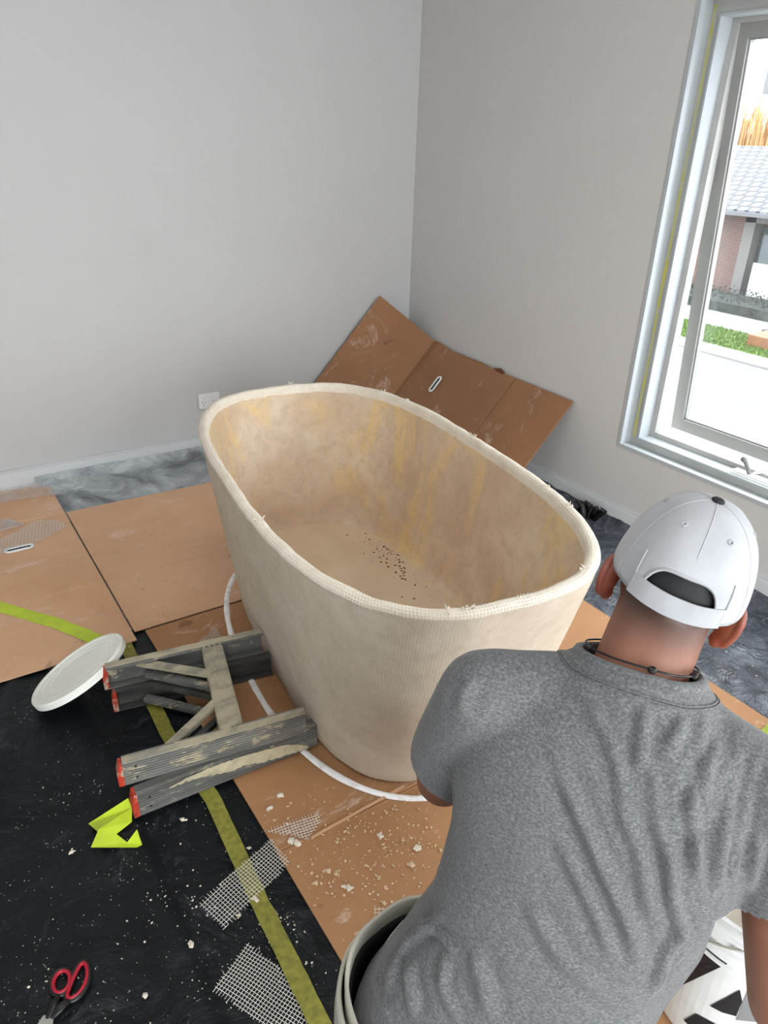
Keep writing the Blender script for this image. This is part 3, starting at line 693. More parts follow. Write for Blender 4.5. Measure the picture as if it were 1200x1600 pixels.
# white ring drawn around the foot
b = B(); out = []
ro, _ = even(sup(.717, .414, 2.446, 720, .0), 240)
cols = []
for k, p in enumerate(ro):
    d = (ro[(k + 1) % 240] - ro[k - 1]).normalized(); nn = Vector((d.y, -d.x, 0)); w_ = .010 + .003 * fn(p.x, p.y, 3, 10)
    z0 = .0165
    cols.append([b.verts.new(p + nn * w_ + Z_ * z0), b.verts.new(p + nn * w_ * .5 + Z_ * (z0 + .005)), b.verts.new(p - nn * w_ * .5 + Z_ * (z0 + .005)), b.verts.new(p - nn * w_ + Z_ * z0)])
for k in range(240):
    A_, C_ = cols[k], cols[(k + 1) % 240]
    for j in range(3): b.faces.new((A_[j], A_[j + 1], C_[j + 1], C_[j]))
tag(obj('plaster_ring', b, M_RING, smooth=True), 'thin white ring line on the cardboard around the foot of the bathtub', 'ring')

# ---------------------------------------------------------------- step ladder lying on its side
LZ = .0195
lad = thing('step_ladder', (-2.05, -2.0, 0), 'plaster splashed aluminium step ladder lying folded beside the tub', 'ladder')
U = Vector((.988, -.152, 0)).normalized(); Wv = Vector((.152, .988, 0)).normalized()
def rail(o0, L, z0, z1, side, name, mat, u=U):
    """C-section rail: outer web with fine ribs, flanges turned inward"""
    s = Vector((-u.y, u.x, 0)) * side      # inward direction
    h = z1 - z0; b = B()
    prof = [(0, 0)]; n = 9
    for k in range(n):
        za = h * (k + .25) / n; zb = h * (k + .75) / n; zb = za + .0022; prof += [(0, za), (.002, za + .0004), (.002, zb - .0004), (0, zb)]
    prof += [(0, h), (.030, h), (.030, h - .004), (.004, h - .004), (.004, .004), (.030, .004), (.030, 0)]
    ends = [[Vector((o0[0], o0[1], z0)) + s * p + Z_ * z + u * t_ for p, z in prof] for t_ in (0, L)]
    loft(b, ends); return obj(name, b, mat, lad)
nt = (-2.326, -2.172); ft = (nt[0] + Wv.x * .417, nt[1] + Wv.y * .417)
rl = [rail(nt, .472, LZ + .077, LZ + .147, 1, 'rail', M_ALUD), rail(ft, .464, LZ + .077, LZ + .147, -1, 'rail', M_ALUL)]
U2 = Vector((.9995, -.03, 0)).normalized()
nl = (-2.312, -2.212); rl.append(rail(nl, .495, LZ, LZ + .075, 1, 'rail', M_ALUL, U2))
U3 = Vector((.985, -.17, 0)).normalized(); fl = (-2.25, -1.775); rl.append(rail(fl, .472, LZ, LZ + .075, -1, 'rail', M_ALUB, U3))
for q, u_, L in ((nt, U, .472), (ft, U, .464)):
    sd = Vector((-u_.y, u_.x, 0)) * (1 if q is nt else -1); p0 = Vector((q[0], q[1], LZ + .1485)) + sd * .010
    b = B(); bar(b, p0, p0 + u_ * L, .022, .003); obj('top_flange', b, M_ALUT, lad)
p0 = Vector((nl[0], nl[1], LZ + .0755)) + Vector((0, .002, 0)); b = B(); bar(b, p0, p0 + U2 * .49, .010, .002); obj('top_flange', b, M_ALUD, lad)
# treads
def tread(a, c_, z0, z1, wid, mat):
    b = B(); d = (c_ - a).normalized(); s = Vector((d.y, -d.x, 0)); M = Matrix([[d.x, s.x, 0, a.x], [d.y, s.y, 0, a.y], [0, 0, 1, 0], [0, 0, 0, 1]])
    L = (c_ - a).length; box(b, (0, -wid / 2, z0), (L, wid / 2, z1), M, .003)
    for k in range(4): 
        y = -wid / 2 + wid * (k + .5) / 4; box(b, (.01, y - .003, z1), (L - .01, y + .003, z1 + .0012), M)
    return obj('tread', b, mat, lad)
a_ = Vector((-2.050, -2.197, 0)); c_ = Vector((-1.956, -1.795, 0)); tread(a_, c_, LZ + .100, LZ + .146, .062, M_ALUT)
a_ = Vector((-2.045, -2.20, 0)); c_ = Vector((-1.96, -1.83, 0)); tread(a_, c_, LZ + .03, LZ + .068, .05, M_ALUB)
for p, q, w_, m_ in (((-2.175, -1.775, .150), (-2.01, -1.938, .150), .024, M_ALUT), ((-2.157, -1.80, .118), (-2.008, -1.965, .118), .026, M_ALUL), ((-2.154, -1.812, .090), (-2.01, -1.975, .088), .018, M_ALUB), ((-2.174, -1.81, .040), (-2.049, -1.955, .040), .026, M_ALUL),
                     ((-2.225, -2.168, .150), (-2.030, -2.052, .148), .026, M_ALUT), ((-2.15, -2.10, .065), (-2.015, -2.025, .065), .022, M_ALUB)):
    b = B(); bar(b, p, q, w_, .016, bevel=.002); obj('brace', b, m_, lad)
# rubber feet
def foot(p, d, wid, h, lean=0):
    b = B(); p = Vector(p); d = Vector(d); s = Vector((-d.y, d.x, 0))
    prof = [(-.009, 0), (.006, 0), (.006, h), (-.003, h), (-.010, h * .55)]
    ends = [[p + d * x + Z_ * z + s * k + s * lean * z for x, z in prof] for k in (-wid / 2, wid / 2)]
    loft(b, ends); bmesh.ops.bevel(b, geom=b.edges[:], offset=.002, segments=1, affect='EDGES'); return b
obj('rubber_foot', foot((nt[0] - .004, nt[1] + .014, LZ + .077), U, .032, .068), M_RED, lad)
obj('rubber_foot', foot((ft[0] - .004, ft[1] - .014, LZ + .077), U, .032, .068), M_RED, lad)
obj('rubber_foot', foot((nl[0] - .004, nl[1] + .014, LZ), U2, .034, .074), M_RED, lad)
obj('rubber_foot', foot((fl[0] - .004, fl[1] - .014, LZ), U3, .034, .074), M_RED, lad)
b = B()
for q, (z, k) in ((nt, (LZ + .13, 0)), (nt, (LZ + .095, 0)), (nl, (LZ + .05, 1)), (nl, (LZ + .02, 1))):
    u = U if k == 0 else U2; s = Vector((-u.y, u.x, 0)); p = Vector((q[0], q[1], z)) + u * .03; b = B(); capsule(b, p - s * .001, p + s * .004, .003, .003, 10); obj('rivet', b, M_SBLK, lad)
# dried plaster smears on the near rails
b = B()
def smear(L, zc):
    up_, dn = [], []
    for s_, z0, z1 in L:
        p = Vector((nl[0], nl[1], 0)) + U2 * s_ + Vector((0, -.0015, 0))
        up_.append(p + Z_ * (LZ + z1)); dn.append(p + Z_ * (LZ + z0))
    K = []
    for i in range(len(L) - 1):
        for k in range(7):
            f_ = k / 7; K.append((up_[i].lerp(up_[i + 1], f_), dn[i].lerp(dn[i + 1], f_)))
    rows = []
    for i, (a, c_) in enumerate(K):
        ja = .006 * fn(i * .8, 1, 4); jb = .006 * fn(i * .8, 7, 4)
        if (a - c_).length < .006: ja = jb = 0
        rows.append([b.verts.new(a.lerp(c_, q / 3) + Z_ * (ja * (1 - q / 3) + jb * q / 3) + Vector((0, -.0008 - .0022 * abs(fn(i * .7, q, 2)) * (1 if q in (1, 2) else .3), 0))) for q in range(4)])
    for i in range(len(rows) - 1):
        for q in range(3): b.faces.new((rows[i][q], rows[i + 1][q], rows[i + 1][q + 1], rows[i][q + 1]))
smear([(.08, .055, .058), (.13, .056, .068), (.19, .046, .072), (.24, .030, .070), (.28, .034, .068), (.33, .018, .060), (.39, .012, .052), (.44, .006, .030), (.47, .004, .010)], 0)
o = obj('plaster_smear', b, flat('cream_smear', srgb(184, 174, 146), .9, .2, 40, .8), lad); md = o.modifiers.new('th', 'SOLIDIFY'); md.thickness = .001; md.offset = 0

# ---------------------------------------------------------------- bucket lid leaning on the ladder
n_ = Vector((-.3917, .2919, .8721)).normalized(); Mv = Vector((.9193, .1622, .3586)).normalized(); N2 = n_.cross(Mv)
lc = Vector((-2.322, -1.640, .095))
lid = thing('bucket_lid', lc, 'round white bucket lid leaning against the end of the ladder', 'lid')
b = B(); R0 = .155
def cir(r, h, n=72): return [lc + Mv * math.cos(2 * math.pi * k / n) * r + N2 * math.sin(2 * math.pi * k / n) * r + n_ * h for k in range(n)]
loft(b, [cir(R0 - .012, -.014), cir(R0 - .003, -.020), cir(R0, -.019), cir(R0, -.002), cir(R0 - .004, .002), cir(R0 - .012, .002), cir(R0 - .016, -.003), cir(R0 - .030, -.003), cir(R0 - .034, -.006), cir(R0 - .07, -.006), cir(R0 - .075, -.005), cir(.01, -.005)])
obj('lid_disc', b, M_LID, lid, smooth=False)
b = B(); loft(b, [cir(R0 - .046, -.0062), cir(R0 - .047, -.004), cir(R0 - .050, -.004), cir(R0 - .051, -.0062)], False, False); obj('moulded_rib', b, M_LID, lid)

# ---------------------------------------------------------------- scissors
sc = thing('scissors', at(85, 1575, .01), 'open handled scissors with red lined black grips on the black plastic', 'scissors')
def loop_pts(cu, cv, a, b_, ang, z, n=28, sq=2.0, bend=0):
    pts = []
    for k in range(n):
        tt = 2 * math.pi * k / n; x = a * math.copysign(abs(math.cos(tt)) ** (2 / sq), math.cos(tt)); y = b_ * math.copysign(abs(math.sin(tt)) ** (2 / sq), math.sin(tt)); x += bend * (y / b_) ** 2
        pts.append(at(cu + x * math.cos(ang) - y * math.sin(ang), cv + x * math.sin(ang) + y * math.cos(ang), z))
    return pts
for (cu, cv, a, b_, ang, bend) in ((96, 1534, 12, 18, .42, 0), (123, 1534, 10, 30, .42, -4)):
    pts = loop_pts(cu, cv, a, b_, ang, .016, bend=bend); b = B(); tube(b, pts, .0042, 8, True); g_ = obj('grip', b, M_SRED, sc, smooth=True)
    pts = loop_pts(cu + .5, cv + 1, a + 3.5, b_ + 3.5, ang, .013, bend=bend); b = B(); tube(b, pts, .0055, 8, True); obj('grip_outer', b, M_SBLK, g_, smooth=True)
b = B(); tube(b, [at(92, 1554, .014), at(84, 1572, .013), at(75, 1592, .012)], [.007, .008, .006], 8, flat=.6); tube(b, [at(108, 1562, .014), at(94, 1575, .013), at(80, 1592, .012)], [.009, .010, .006], 8, flat=.6); obj('shank', b, M_SBLK, sc, smooth=True)
b = B()
for poly in ([(68, 1586), (82, 1588), (60, 1625), (30, 1660), (45, 1620)], [(76, 1588), (84, 1592), (78, 1640), (66, 1680), (66, 1630)]):
    v = [b.verts.new(at(u, v_, .012)) for u, v_ in poly]; b.faces.new(v)
o = obj('blade', b, M_STEEL, sc); md = o.modifiers.new('th', 'SOLIDIFY'); md.thickness = .002

# ---------------------------------------------------------------- power outlet
pc = Vector((-1.262, 0, .299)); ol = thing('power_outlet', (pc.x, 0, pc.z), 'white double power outlet on the left wall behind the tub', 'power outlet')
b = B(); box(b, (pc.x - .058, -.009, pc.z - .040), (pc.x + .058, -.001, pc.z + .040), bevel=.003); fp = obj('face_plate', b, M_WHITE, ol)
for s_ in (-1, 1):
    b = B(); box(b, (pc.x + s_ * .016 - .006, -.013, pc.z + .012), (pc.x + s_ * .016 + .006, -.009, pc.z + .026), bevel=.0015); obj('switch', b, M_WHITE, ol)
    b = B()
    for dx, dz, r_ in ((-.007, -.006, .5), (.007, -.006, -.5), (0, -.022, 0)):
        c0 = Vector((pc.x + s_ * .030 + dx, -.0094, pc.z + dz)); d = Vector((math.sin(r_), 0, math.cos(r_))); bar(b, c0 - d * .004, c0 + d * .004, .002, .001, (0, 1, 0))
    obj('socket_slots', b, M_DARK, ol)

# ---------------------------------------------------------------- leaning cardboard
lb = thing('leaning_cardboard', (-.5, -.8, .03), 'folded brown cardboard box sheet leaning in the corner behind the tub', 'cardboard')
D = Vector((-.662, 0, -.704)).normalized()
def panel(pts, name, jag=None, th=.006):
    b = B(); vs = [b.verts.new(p) for p in pts]; f_ = b.faces.new(vs); nrm = (pts[1] - pts[0]).cross(pts[-1] - pts[0]).normalized()
    if nrm.x > 0 or (abs(nrm.x) < .05 and nrm.z < 0): nrm = -nrm
    r_ = bmesh.ops.extrude_face_region(b, geom=[f_])
    for v in r_['geom']:
        if isinstance(v, bmesh.types.BMVert): v.co -= nrm * -0.0 + Vector((0, 0, 0)) if False else nrm * th * -1
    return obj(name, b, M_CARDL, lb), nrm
off = Vector((-.012, 0, .0))
A_ = Vector((-.222, -.025, .761)); Bq = Vector((-.012, -.285, .539)); Cq = Vector((-.012, -.977, .502)); Dq = Vector((-.012, -1.366, .496))
LB = .665
top2 = [Bq, Vector((-.015, -.34, .541)), Vector((-.016, -.42, .528)), Vector((-.016, -.47, .519)), Vector((-.014, -.72, .516)), Vector((-.014, -.80, .505)), Cq + Vector((0, .004, 0))]
panel([A_, Bq + Vector((0, .003, 0)), Bq + D * LB + Vector((0, .003, 0)), A_ + D * LB], 'flap')
pm, nm = panel(top2 + [Cq + D * (LB - .04) + Vector((0, .004, 0)), Bq + D * LB], 'main_panel')
panel([Cq, Dq, Dq + D * (LB - .045), Cq + D * (LB - .04)], 'end_flap')
# torn tab on the top edge
b = B(); b.faces.new([b.verts.new(p) for p in (Vector((-.02, -.80, .512)), Vector((-.02, -.86, .528)), Vector((-.022, -.90, .515)), Vector((-.024, -.87, .497)))]); o = obj('torn_tab', b, M_RED if False else varied('torn_liner', srgb(108, 66, 46), .1, 9, .9), lb); md = o.modifiers.new('th', 'SOLIDIFY'); md.thickness = .002
nP = Vector((-.704, 0, .662))
# hand hole centre: where the view ray meets the main panel plane
r_ = ray(680, 600); tt = (Bq + nP * .0075 - CAMP).dot(nP) / r_.dot(nP); hc = CAMP + r_ * tt
grommet(lb, hc, D, Y_, .105, .040, .003, nP)

# ---------------------------------------------------------------- plaster crumbs
b = B()
def crumb(bm, p, r_):
    g = bmesh.ops.create_icosphere(bm, subdivisions=1, radius=r_)
    s_ = (random.uniform(.6, 1.6), random.uniform(.5, 1.2), random.uniform(.3, .7)); a = random.uniform(0, 6.28)
    for v in g['verts']:
        q = Vector((v.co.x * s_[0], v.co.y * s_[1], v.co.z * s_[2])) * (1 + random.uniform(-.25, .25)); v.co = Vector((q.x * math.cos(a) - q.y * math.sin(a), q.x * math.sin(a) + q.y * math.cos(a), q.z)) + p
for i in range(420):
    u = random.gauss(590, 75); v = random.gauss(1330, 55)
    if u > 740 or u < 385 or v < 1195 or v > 1500 or (u - 385) < (v - 1245) * .62: continue
    crumb(b, at(u, v, .018), random.choice([.0012, .0018, .002, .003, .0035]))
for i in range(230):
    u = random.uniform(215, 385); v = random.uniform(800, 985)
    if u > 330 + (v - 800) * .28: continue
    crumb(b, at(u, v, .019), random.choice([.001, .0015, .002, .003]))
for i in range(110):
    u = random.uniform(10, 215); v = random.uniform(830, 1050); crumb(b, at(u, v, .023), random.choice([.001, .002, .0035]))
tag(obj('plaster_crumbs', b, M_CHIP), 'tiny plaster crumbs scattered over the cardboard sheets', 'crumbs', kind='stuff')
b = B()
for i in range(330):
    u = random.uniform(20, 560); v = random.uniform(1180, 1600)
    p = at(u, v, .014)
    if p.x > -2.08: continue
    crumb(b, Vector((p.x, p.y, black_z(p.x, p.y) + .001)), random.choice([.0006, .0008, .001, .0016]))
for cu, cv, n_c in ((430, 1440, 60), (300, 1400, 45), (440, 1270, 35), (230, 1420, 20), (90, 1250, 20), (60, 1500, 20), (480, 1520, 25)):
    for i in range(n_c):
        p = at(random.gauss(cu, 22), random.gauss(cv, 28), .014)
        if p.x < -2.09: crumb(b, Vector((p.x, p.y, black_z(p.x, p.y) + .0005)), random.choice([.0006, .0009, .0013, .0025]))
tag(obj('plaster_specks', b, M_PLAST), 'tiny white plaster specks spattered over the black plastic', 'specks', kind='stuff')
CLMP = [(462, 1317, .014, .017, 'round white plaster clump just right of the triangular mesh scrap'), (437, 1243, .010, .017, 'jagged plaster clump on the cardboard nearest the ladder'), (421, 1263, .009, .017, 'plaster clump above the pointed tip of the triangular mesh'),
        (513, 1361, .009, .017, 'slim plaster clump on the middle of the front cardboard'), (545, 1387, .012, .017, 'round plaster clump low in the middle of the front cardboard'), (492, 1380, .008, .017, 'small plaster clump left of the round middle one'),
        (643, 1352, .009, .017, 'pale oval plaster clump near the grey shirt'), (652, 1326, .010, .017, 'forked plaster clump near the grey shirt'), (594, 1306, .010, .017, 'flat plaster clump between the tub ring and the crumbs'),
        (525, 1366, .008, .017, 'crumbly plaster bit beside the slim middle clump'), (560, 1460, .009, .017, 'long plaster shard above the trousers'), (592, 1373, .006, .017, 'small plaster nub right of the round middle clump'), (600, 1411, .006, .017, 'lone pale plaster nub above the tiny mesh scrap'),
        (112, 1331, .009, .012, 'white plaster flake below left of the crumpled lime tape'), (298, 1476, .009, .012, 'white plaster drop right of the folded plastic seam'), (389, 1325, .006, .012, 'white flake between the olive tape and the cardboard'), (227, 1556, .007, .012, 'slim white plaster drip right of the scissors'), (285, 1281, .009, .012, 'white plaster splash right of the near ladder foot'),
        (400, 1405, .009, .020, 'plaster blob on the olive tape by the mesh'), (374, 1430, .006, .014, 'plaster blob under the rectangular mesh scrap')]
protos = None
for u, v, r_, z, lab in CLMP:
    b = B(); p = at(u, v, z); crumb(b, Vector((0, 0, 0)), r_ * .8)
    for k in range(4): crumb(b, Vector((random.uniform(-r_, r_) * .8, random.uniform(-r_, r_) * .8, 0)), r_ * random.uniform(.3, .55))
    o = obj('plaster_clump', b, M_PLAST if u < 480 or r_ > .009 else M_CHIP); o.location = p + Z_ * .001; tag(o, lab, 'plaster clump', 'larger lumps of dried plaster on the floor')

# ---------------------------------------------------------------- bucket at lower right
bc = Vector((-1.452, -3.262, .03)); bk = thing('plaster_bucket', (bc.x, bc.y, 0), 'white bucket with bold black printed shapes at the worker\'s right knee', 'bucket')
def bring(r, z, n=64): return [Vector((bc.x + r * math.cos(2 * math.pi * k / n), bc.y + r * math.sin(2 * math.pi * k / n), z)) for k in range(n)]
RB, RT, HB = .130, .152, .33
rz = lambda z: RB + (RT - RB) * (z - .018) / HB
b = B(); prof = [(RB - .012, .018), (RB, .024), (rz(.285), .285)]
for k in range(5):
    z = .290 + k * .018; prof += [(rz(z), z), (rz(z) + .006, z + .002), (rz(z) + .006, z + .007), (rz(z), z + .009)]
prof += [(rz(.39), .39), (rz(.39) + .006, .392), (rz(.39) + .005, .402), (rz(.39) - .003, .402), (rz(.375) - .006, .375), (RB - .008, .04)]
loft(b, [bring(r, z) for r, z in prof]); obj('bucket_body', b, M_WHITE, bk, smooth=False)
b = B(); loft(b, [bring(rz(.25) - .006, .25), bring(.01, .256)], False, True); obj('wet_plaster', b, M_PLAST, bk, smooth=True)
def decal(name, px, mat, lift=.0012):
    b = B(); vs = []; n = len(px)
    fine = []
    for i in range(n):
        a, c_ = px[i], px[(i + 1) % n]
        for k in range(5): fine.append((a[0] + (c_[0] - a[0]) * k / 5, a[1] + (c_[1] - a[1]) * k / 5))
    cen = (sum(p[0] for p in px) / n, sum(p[1] for p in px) / n)
    def hit(u, v):
        r = ray(u, v).normalized()
        lo = None
        for s_ in range(2400):
            p = CAMP + r * (.9 + s_ * .0005)
            if math.hypot(p.x - bc.x, p.y - bc.y) < rz(p.z) + lift: return p
        return None
    C0 = hit(*cen)
    P = [hit(*q) for q in fine]
    P = [p for p in P if p is not None]
    if C0 is None or len(P) < 3: return
    vc = b.verts.new(C0); R1 = [b.verts.new(p) for p in P]
    M1 = []
    for q in fine:
        h = hit(cen[0] + (q[0] - cen[0]) * .5, cen[1] + (q[1] - cen[1]) * .5); M1.append(b.verts.new(h if h else C0))
    if len(M1) == len(R1):
        for i in range(len(R1)): j = (i + 1) % len(R1); b.faces.new((R1[i], R1[j], M1[j], M1[i])); b.faces.new((M1[i], M1[j], vc))
    obj(name, b, mat, bk)
M_INK = flat('black_print', srgb(14, 16, 26), .45)
decal('printed_shape', [(1050, 1490), (1098, 1478), (1141, 1504), (1058, 1543)], M_INK)
decal('printed_shape', [(1109, 1572), (1134, 1559), (1156, 1547), (1160, 1565), (1150, 1588), (1128, 1582)], M_INK)
decal('printed_shape', [(1068, 1594), (1087, 1584), (1110, 1596), (1128, 1606), (1090, 1615)], M_INK)
decal('grey_panel', [(1168, 1549), (1196, 1552), (1215, 1575), (1190, 1598), (1150, 1594)], flat('print_grey', srgb(128, 130, 132), .5))
decal('green_mark', [(1176, 1541), (1181, 1533), (1192, 1540), (1188, 1543)], flat('print_green', srgb(0, 130, 84), .5))
b = B(); hp = []
for k in range(19): a = math.pi * k / 18; hp.append(Vector((bc.x + .158 * math.cos(a + .6), bc.y + .158 * math.sin(a + .6), .385 - .10 * math.sin(a))))
tube(b, hp, .0025, 6); obj('wire_handle', b, M_STEEL, bk)

# ---------------------------------------------------------------- worker
PF = Vector((.849, .529, 0)).normalized(); PR = Vector((PF.y, -PF.x, 0))
man = thing('person', (-1.95, -3.18, 0), 'person in grey t-shirt and white cap crouching before the tub, seen from behind', 'person')
J = dict(neck=Vector((-1.835, -3.165, .925)), shL=Vector((-2.000, -3.062, .888)), shR=Vector((-1.80, -3.365, .855)), elL=Vector((-1.985, -2.972, .655)), haL=Vector((-1.80, -2.90, .50)),
         elR=Vector((-1.775, -3.475, .60)), haR=Vector((-1.62, -3.46, .44)), pel=Vector((-2.025, -3.215, .36)))
J['elR'] = atd(1228, 1570, .92); J['haR'] = J['elR'] + PF * .17 + PR * .05 - Z_ * .14
def remeshed(bm, voxel, smooth_it, name='tmp'):
    me = bpy.data.meshes.new(name); bmesh.ops.recalc_face_normals(bm, faces=bm.faces[:]); bm.to_mesh(me); bm.free()
    o = bpy.data.objects.new(name, me); COL.objects.link(o)
    m = o.modifiers.new('r', 'REMESH'); m.mode = 'VOXEL'; m.voxel_size = voxel; m.adaptivity = 0
    s = o.modifiers.new('s', 'SMOOTH'); s.factor = .5; s.iterations = smooth_it
    dg = bpy.context.evaluated_depsgraph_get(); dg.update()
    me2 = bpy.data.meshes.new_from_object(o.evaluated_get(dg)); bpy.data.objects.remove(o); bpy.data.meshes.remove(me)
    return me2
# head frame
HU = (Z_ + PR * .20 + PF * .06).normalized(); HR = (PR - HU * PR.dot(HU)).normalized(); HF = HU.cross(HR)
HC = Vector((-1.738, -3.134, 1.048))
def H(x, y, z): return HC + HR * x + HF * y + HU * z
HX = (HR, HF, HU)
b = B()
ell(b, H(0, -.004, .012), HX, .076, .092, .084); ell(b, H(0, .005, -.03), HX, .070, .080, .075)
ell(b, H(0, .045, -.075), HX, .052, .048, .045); ell(b, H(0, .092, -.02), HX, .013, .020, .024)       # jaw, nose
ell(b, H(0, .10, -.028), HX, .017, .014, .010); ell(b, H(0, .084, -.062), HX, .026, .012, .008)        # nose tip, lips
ell(b, H(0, .082, .012), HX, .050, .014, .010)                                                          # brow
for s_ in (-1, 1):
    ell(b, H(s_ * .030, .080, -.006), HX, .013, .010, .009)
nk = J['neck']; capsule(b, H(0, -.018, -.045), nk + Z_ * .0 - PF * .002, .060, .060, 24); capsule(b, nk, nk - Z_ * .10 - PF * .03, .060, .075, 24)
ell(b, Vector((-1.90, -3.19, .76)), (PR, PF, Z_), .15, .095, .17)
ell(b, Vector((-1.98, -3.205, .55)), (PR, PF, Z_), .13, .09, .17); ell(b, J['pel'], (PR, PF, Z_), .14, .11, .11)
for s_, sh, el, ha in ((-1, 'shL', 'elL', 'haL'), (1, 'shR', 'elR', 'haR')):
    capsule(b, J[sh], nk - Z_ * .04, .055, .05); capsule(b, J[sh], J[el], .050, .044); capsule(b, J[el], J[ha], .042, .027)
    d = (J[ha] - J[el]).normalized(); sd = d.cross(Z_).normalized(); un = sd.cross(d)
    pc_ = J[ha] + d * .05; ell(b, pc_, (sd, d, un), .040, .048, .017)
    for k, ln in enumerate((.068, .078, .073, .058)):
        r0 = pc_ + d * .036 + sd * (-.028 + .019 * k); m_ = r0 + d * ln * .55 - un * .010; e_ = m_ + d * ln * .38 - un * .022
        capsule(b, r0, m_, .0098, .0088, 10); capsule(b, m_, e_, .0088, .0075, 10)
    r0 = pc_ - d * .02 - sd * s_ * .030; m_ = r0 + d * .03 - sd * s_ * .028 - un * .008; capsule(b, r0, m_, .012, .0105, 10); capsule(b, m_, m_ + d * .030 - un * .01, .0105, .009, 10)
me = remeshed(b, .0055, 6, 'body')
# skin material: cropped stubble stored as an attribute
col = me.attributes.new('stubble', 'FLOAT', 'POINT'); vals = []
for v in me.vertices:
    q = v.co - HC; x, y, z = q.dot(HR), q.dot(HF), q.dot(HU)
    k = max(0, min(1, (z + .085) / .06)) * max(0, min(1, (.035 - y) / .03)) * (1 if z > -.09 else 0)
    vals.append(k)
col.data.foreach_set('value', vals)
t = NT('skin'); at_ = t.node('ShaderNodeAttribute'); at_.attribute_name = 'stubble'
sk = t.ramp(t.noise(14, 4), [(.3, srgb(132, 86, 66)), (.7, srgb(154, 104, 83))])
sk = t.mix(t.ramp(at_.outputs['Fac'], [(0, K4), (.55, (.62, .62, .62, 1)), (1, (.95, .95, .95, 1))]), sk, srgb(56, 44, 40)); t.col(sk); t.bump(t.noise(160, 3), .15, .001)
t.b.inputs['Subsurface Weight'].default_value = .06; t.b.inputs['Subsurface Radius'].default_value = (.02, .008, .004); t.b.inputs['Subsurface Scale'].default_value = .3
M_SKIN = t.set(Roughness=.5)
me.polygons.foreach_set('use_smooth', [True] * len(me.polygons))
body = link('body', me, M_SKIN, man)
t = NT('skin_ear'); t.col(t.ramp(t.noise(30, 4), [(.3, srgb(118, 62, 52)), (.7, srgb(142, 80, 68))])); t.b.inputs['Subsurface Weight'].default_value = .1; t.b.inputs['Subsurface Scale'].default_value = .3; M_EAR = t.set(Roughness=.5)
for s_ in (-1, 1):      # ears
    b = B(); n = 26; rings = []
    ax = (HR * s_ * .55 - HF * .83).normalized()     # direction the ear flares
    oc = H(s_ * .070, .002, -.046)
    for k in range(n):
        tt = 2 * math.pi * k / n; zz = .031 * math.sin(tt); xx = .015 * math.cos(tt) * (1 + .25 * math.sin(tt))
        rings.append(oc + ax * (xx + .014) + HU * zz + HR * s_ * .006)
    tube(b, rings, [.0052 if math.cos(2 * math.pi * k / n) > -.3 else .0045 for k in range(n)], 10, True)
    ell(b, oc + ax * .012, (ax, HU, ax.cross(HU)), .017, .030, .0040); ell(b, oc + ax * .010 - HU * .030, (ax, HU, ax.cross(HU)), .011, .011, .006)
    m2 = remeshed(b, .0022, 3, 'ear'); m2.polygons.foreach_set('use_smooth', [True] * len(m2.polygons)); link('ear', m2, M_EAR, man)

# ---- cap
t = NT('cap_cotton'); t.col(t.ramp(t.noise(18, 3), [(.3, srgb(164, 166, 170)), (.7, srgb(178, 180, 184))])); t.bump(t.noise(420, 2), .25, .001); M_CAP = t.set(Roughness=.85)
CR, CFr, CH = .086, .102, .121
CO = H(0, -.006, .004)       # cap origin: lower band centre
def cap_pt(phi, e_, off=0.0):
    """phi around (0 = back), e_ elevation 0..1"""
    el = e_ * math.pi / 2
    ct = math.cos(el) ** .85; st = math.sin(el) ** 1.0
    x = (CR + off) * math.sin(phi) * ct; y = -(CFr + off) * math.cos(phi) * ct; z = (CH + off) * st
    wr = .0013 * fn(phi * 3, e_ * 4, 2, 1.3) * (1 - e_)
    return CO + HR * (x * (1 + wr * 10)) + HF * (y * (1 + wr * 10)) + HU * (z - .020 + .000)
ARCH_W, = (.56,)
def lower(phi):   # elevation of the arch opening above the strap (in e units)
    a = abs(phi)
    if a > ARCH_W: return 0.0
    return .27 * (1 - (a / ARCH_W) ** 4) ** .5
b = B(); NP, NE = 120, 26; V = {}
for i in range(NP):
    phi = -math.pi + 2 * math.pi * i / NP; lo = lower(phi)
    for j in range(NE + 1): V[i, j] = b.verts.new(cap_pt(phi, lo + (1 - lo) * (j / NE) * .995))
for i in range(NP):
    for j in range(NE): b.faces.new((V[i, j], V[(i + 1) % NP, j], V[(i + 1) % NP, j + 1], V[i, j + 1]))
b.faces.new([V[i, NE] for i in range(NP)])
cap = obj('cap', b, M_CAP, man, smooth=True); md = cap.modifiers.new('th', 'SOLIDIFY'); md.thickness = .0025; md.offset = 1
# strap across the back
b = B(); rg = []
for k in range(31):
    phi = -.70 + 1.40 * k / 30; sag = 0
    p0 = cap_pt(phi, .0, .0025) - HU * .0015; p1 = cap_pt(phi, .135, .0025); o_ = (cap_pt(phi, .05, .006) - cap_pt(phi, .05, .0025))
    rg.append([p0, p1, p1 + o_ * .6, p0 + o_ * .6])
loft(b, rg); obj('cap_strap', b, M_CAP, cap)
b = B()
for s_ in (-1, 1):
    pts = [cap_pt(s_ * (.66 + .02 * k), .0 + .30 * k / 4, .0035) for k in range(5)]; tube(b, pts, .0012, 6)
pts = [cap_pt(-ARCH_W + 2 * ARCH_W * k / 24, lower(-ARCH_W + 2 * ARCH_W * k / 24) + .012, .003) for k in range(25)]; tube(b, pts, .0014, 6)
for ph in (0, math.pi / 3, -math.pi / 3, 2 * math.pi / 3, -2 * math.pi / 3, math.pi):
    e0 = .42 if ph == 0 else .02; tube(b, [cap_pt(ph, e0 + (.97 - e0) * k / 16, .0026) for k in range(17)], .0007, 5)
obj('cap_stitching', b, M_CAP, cap)
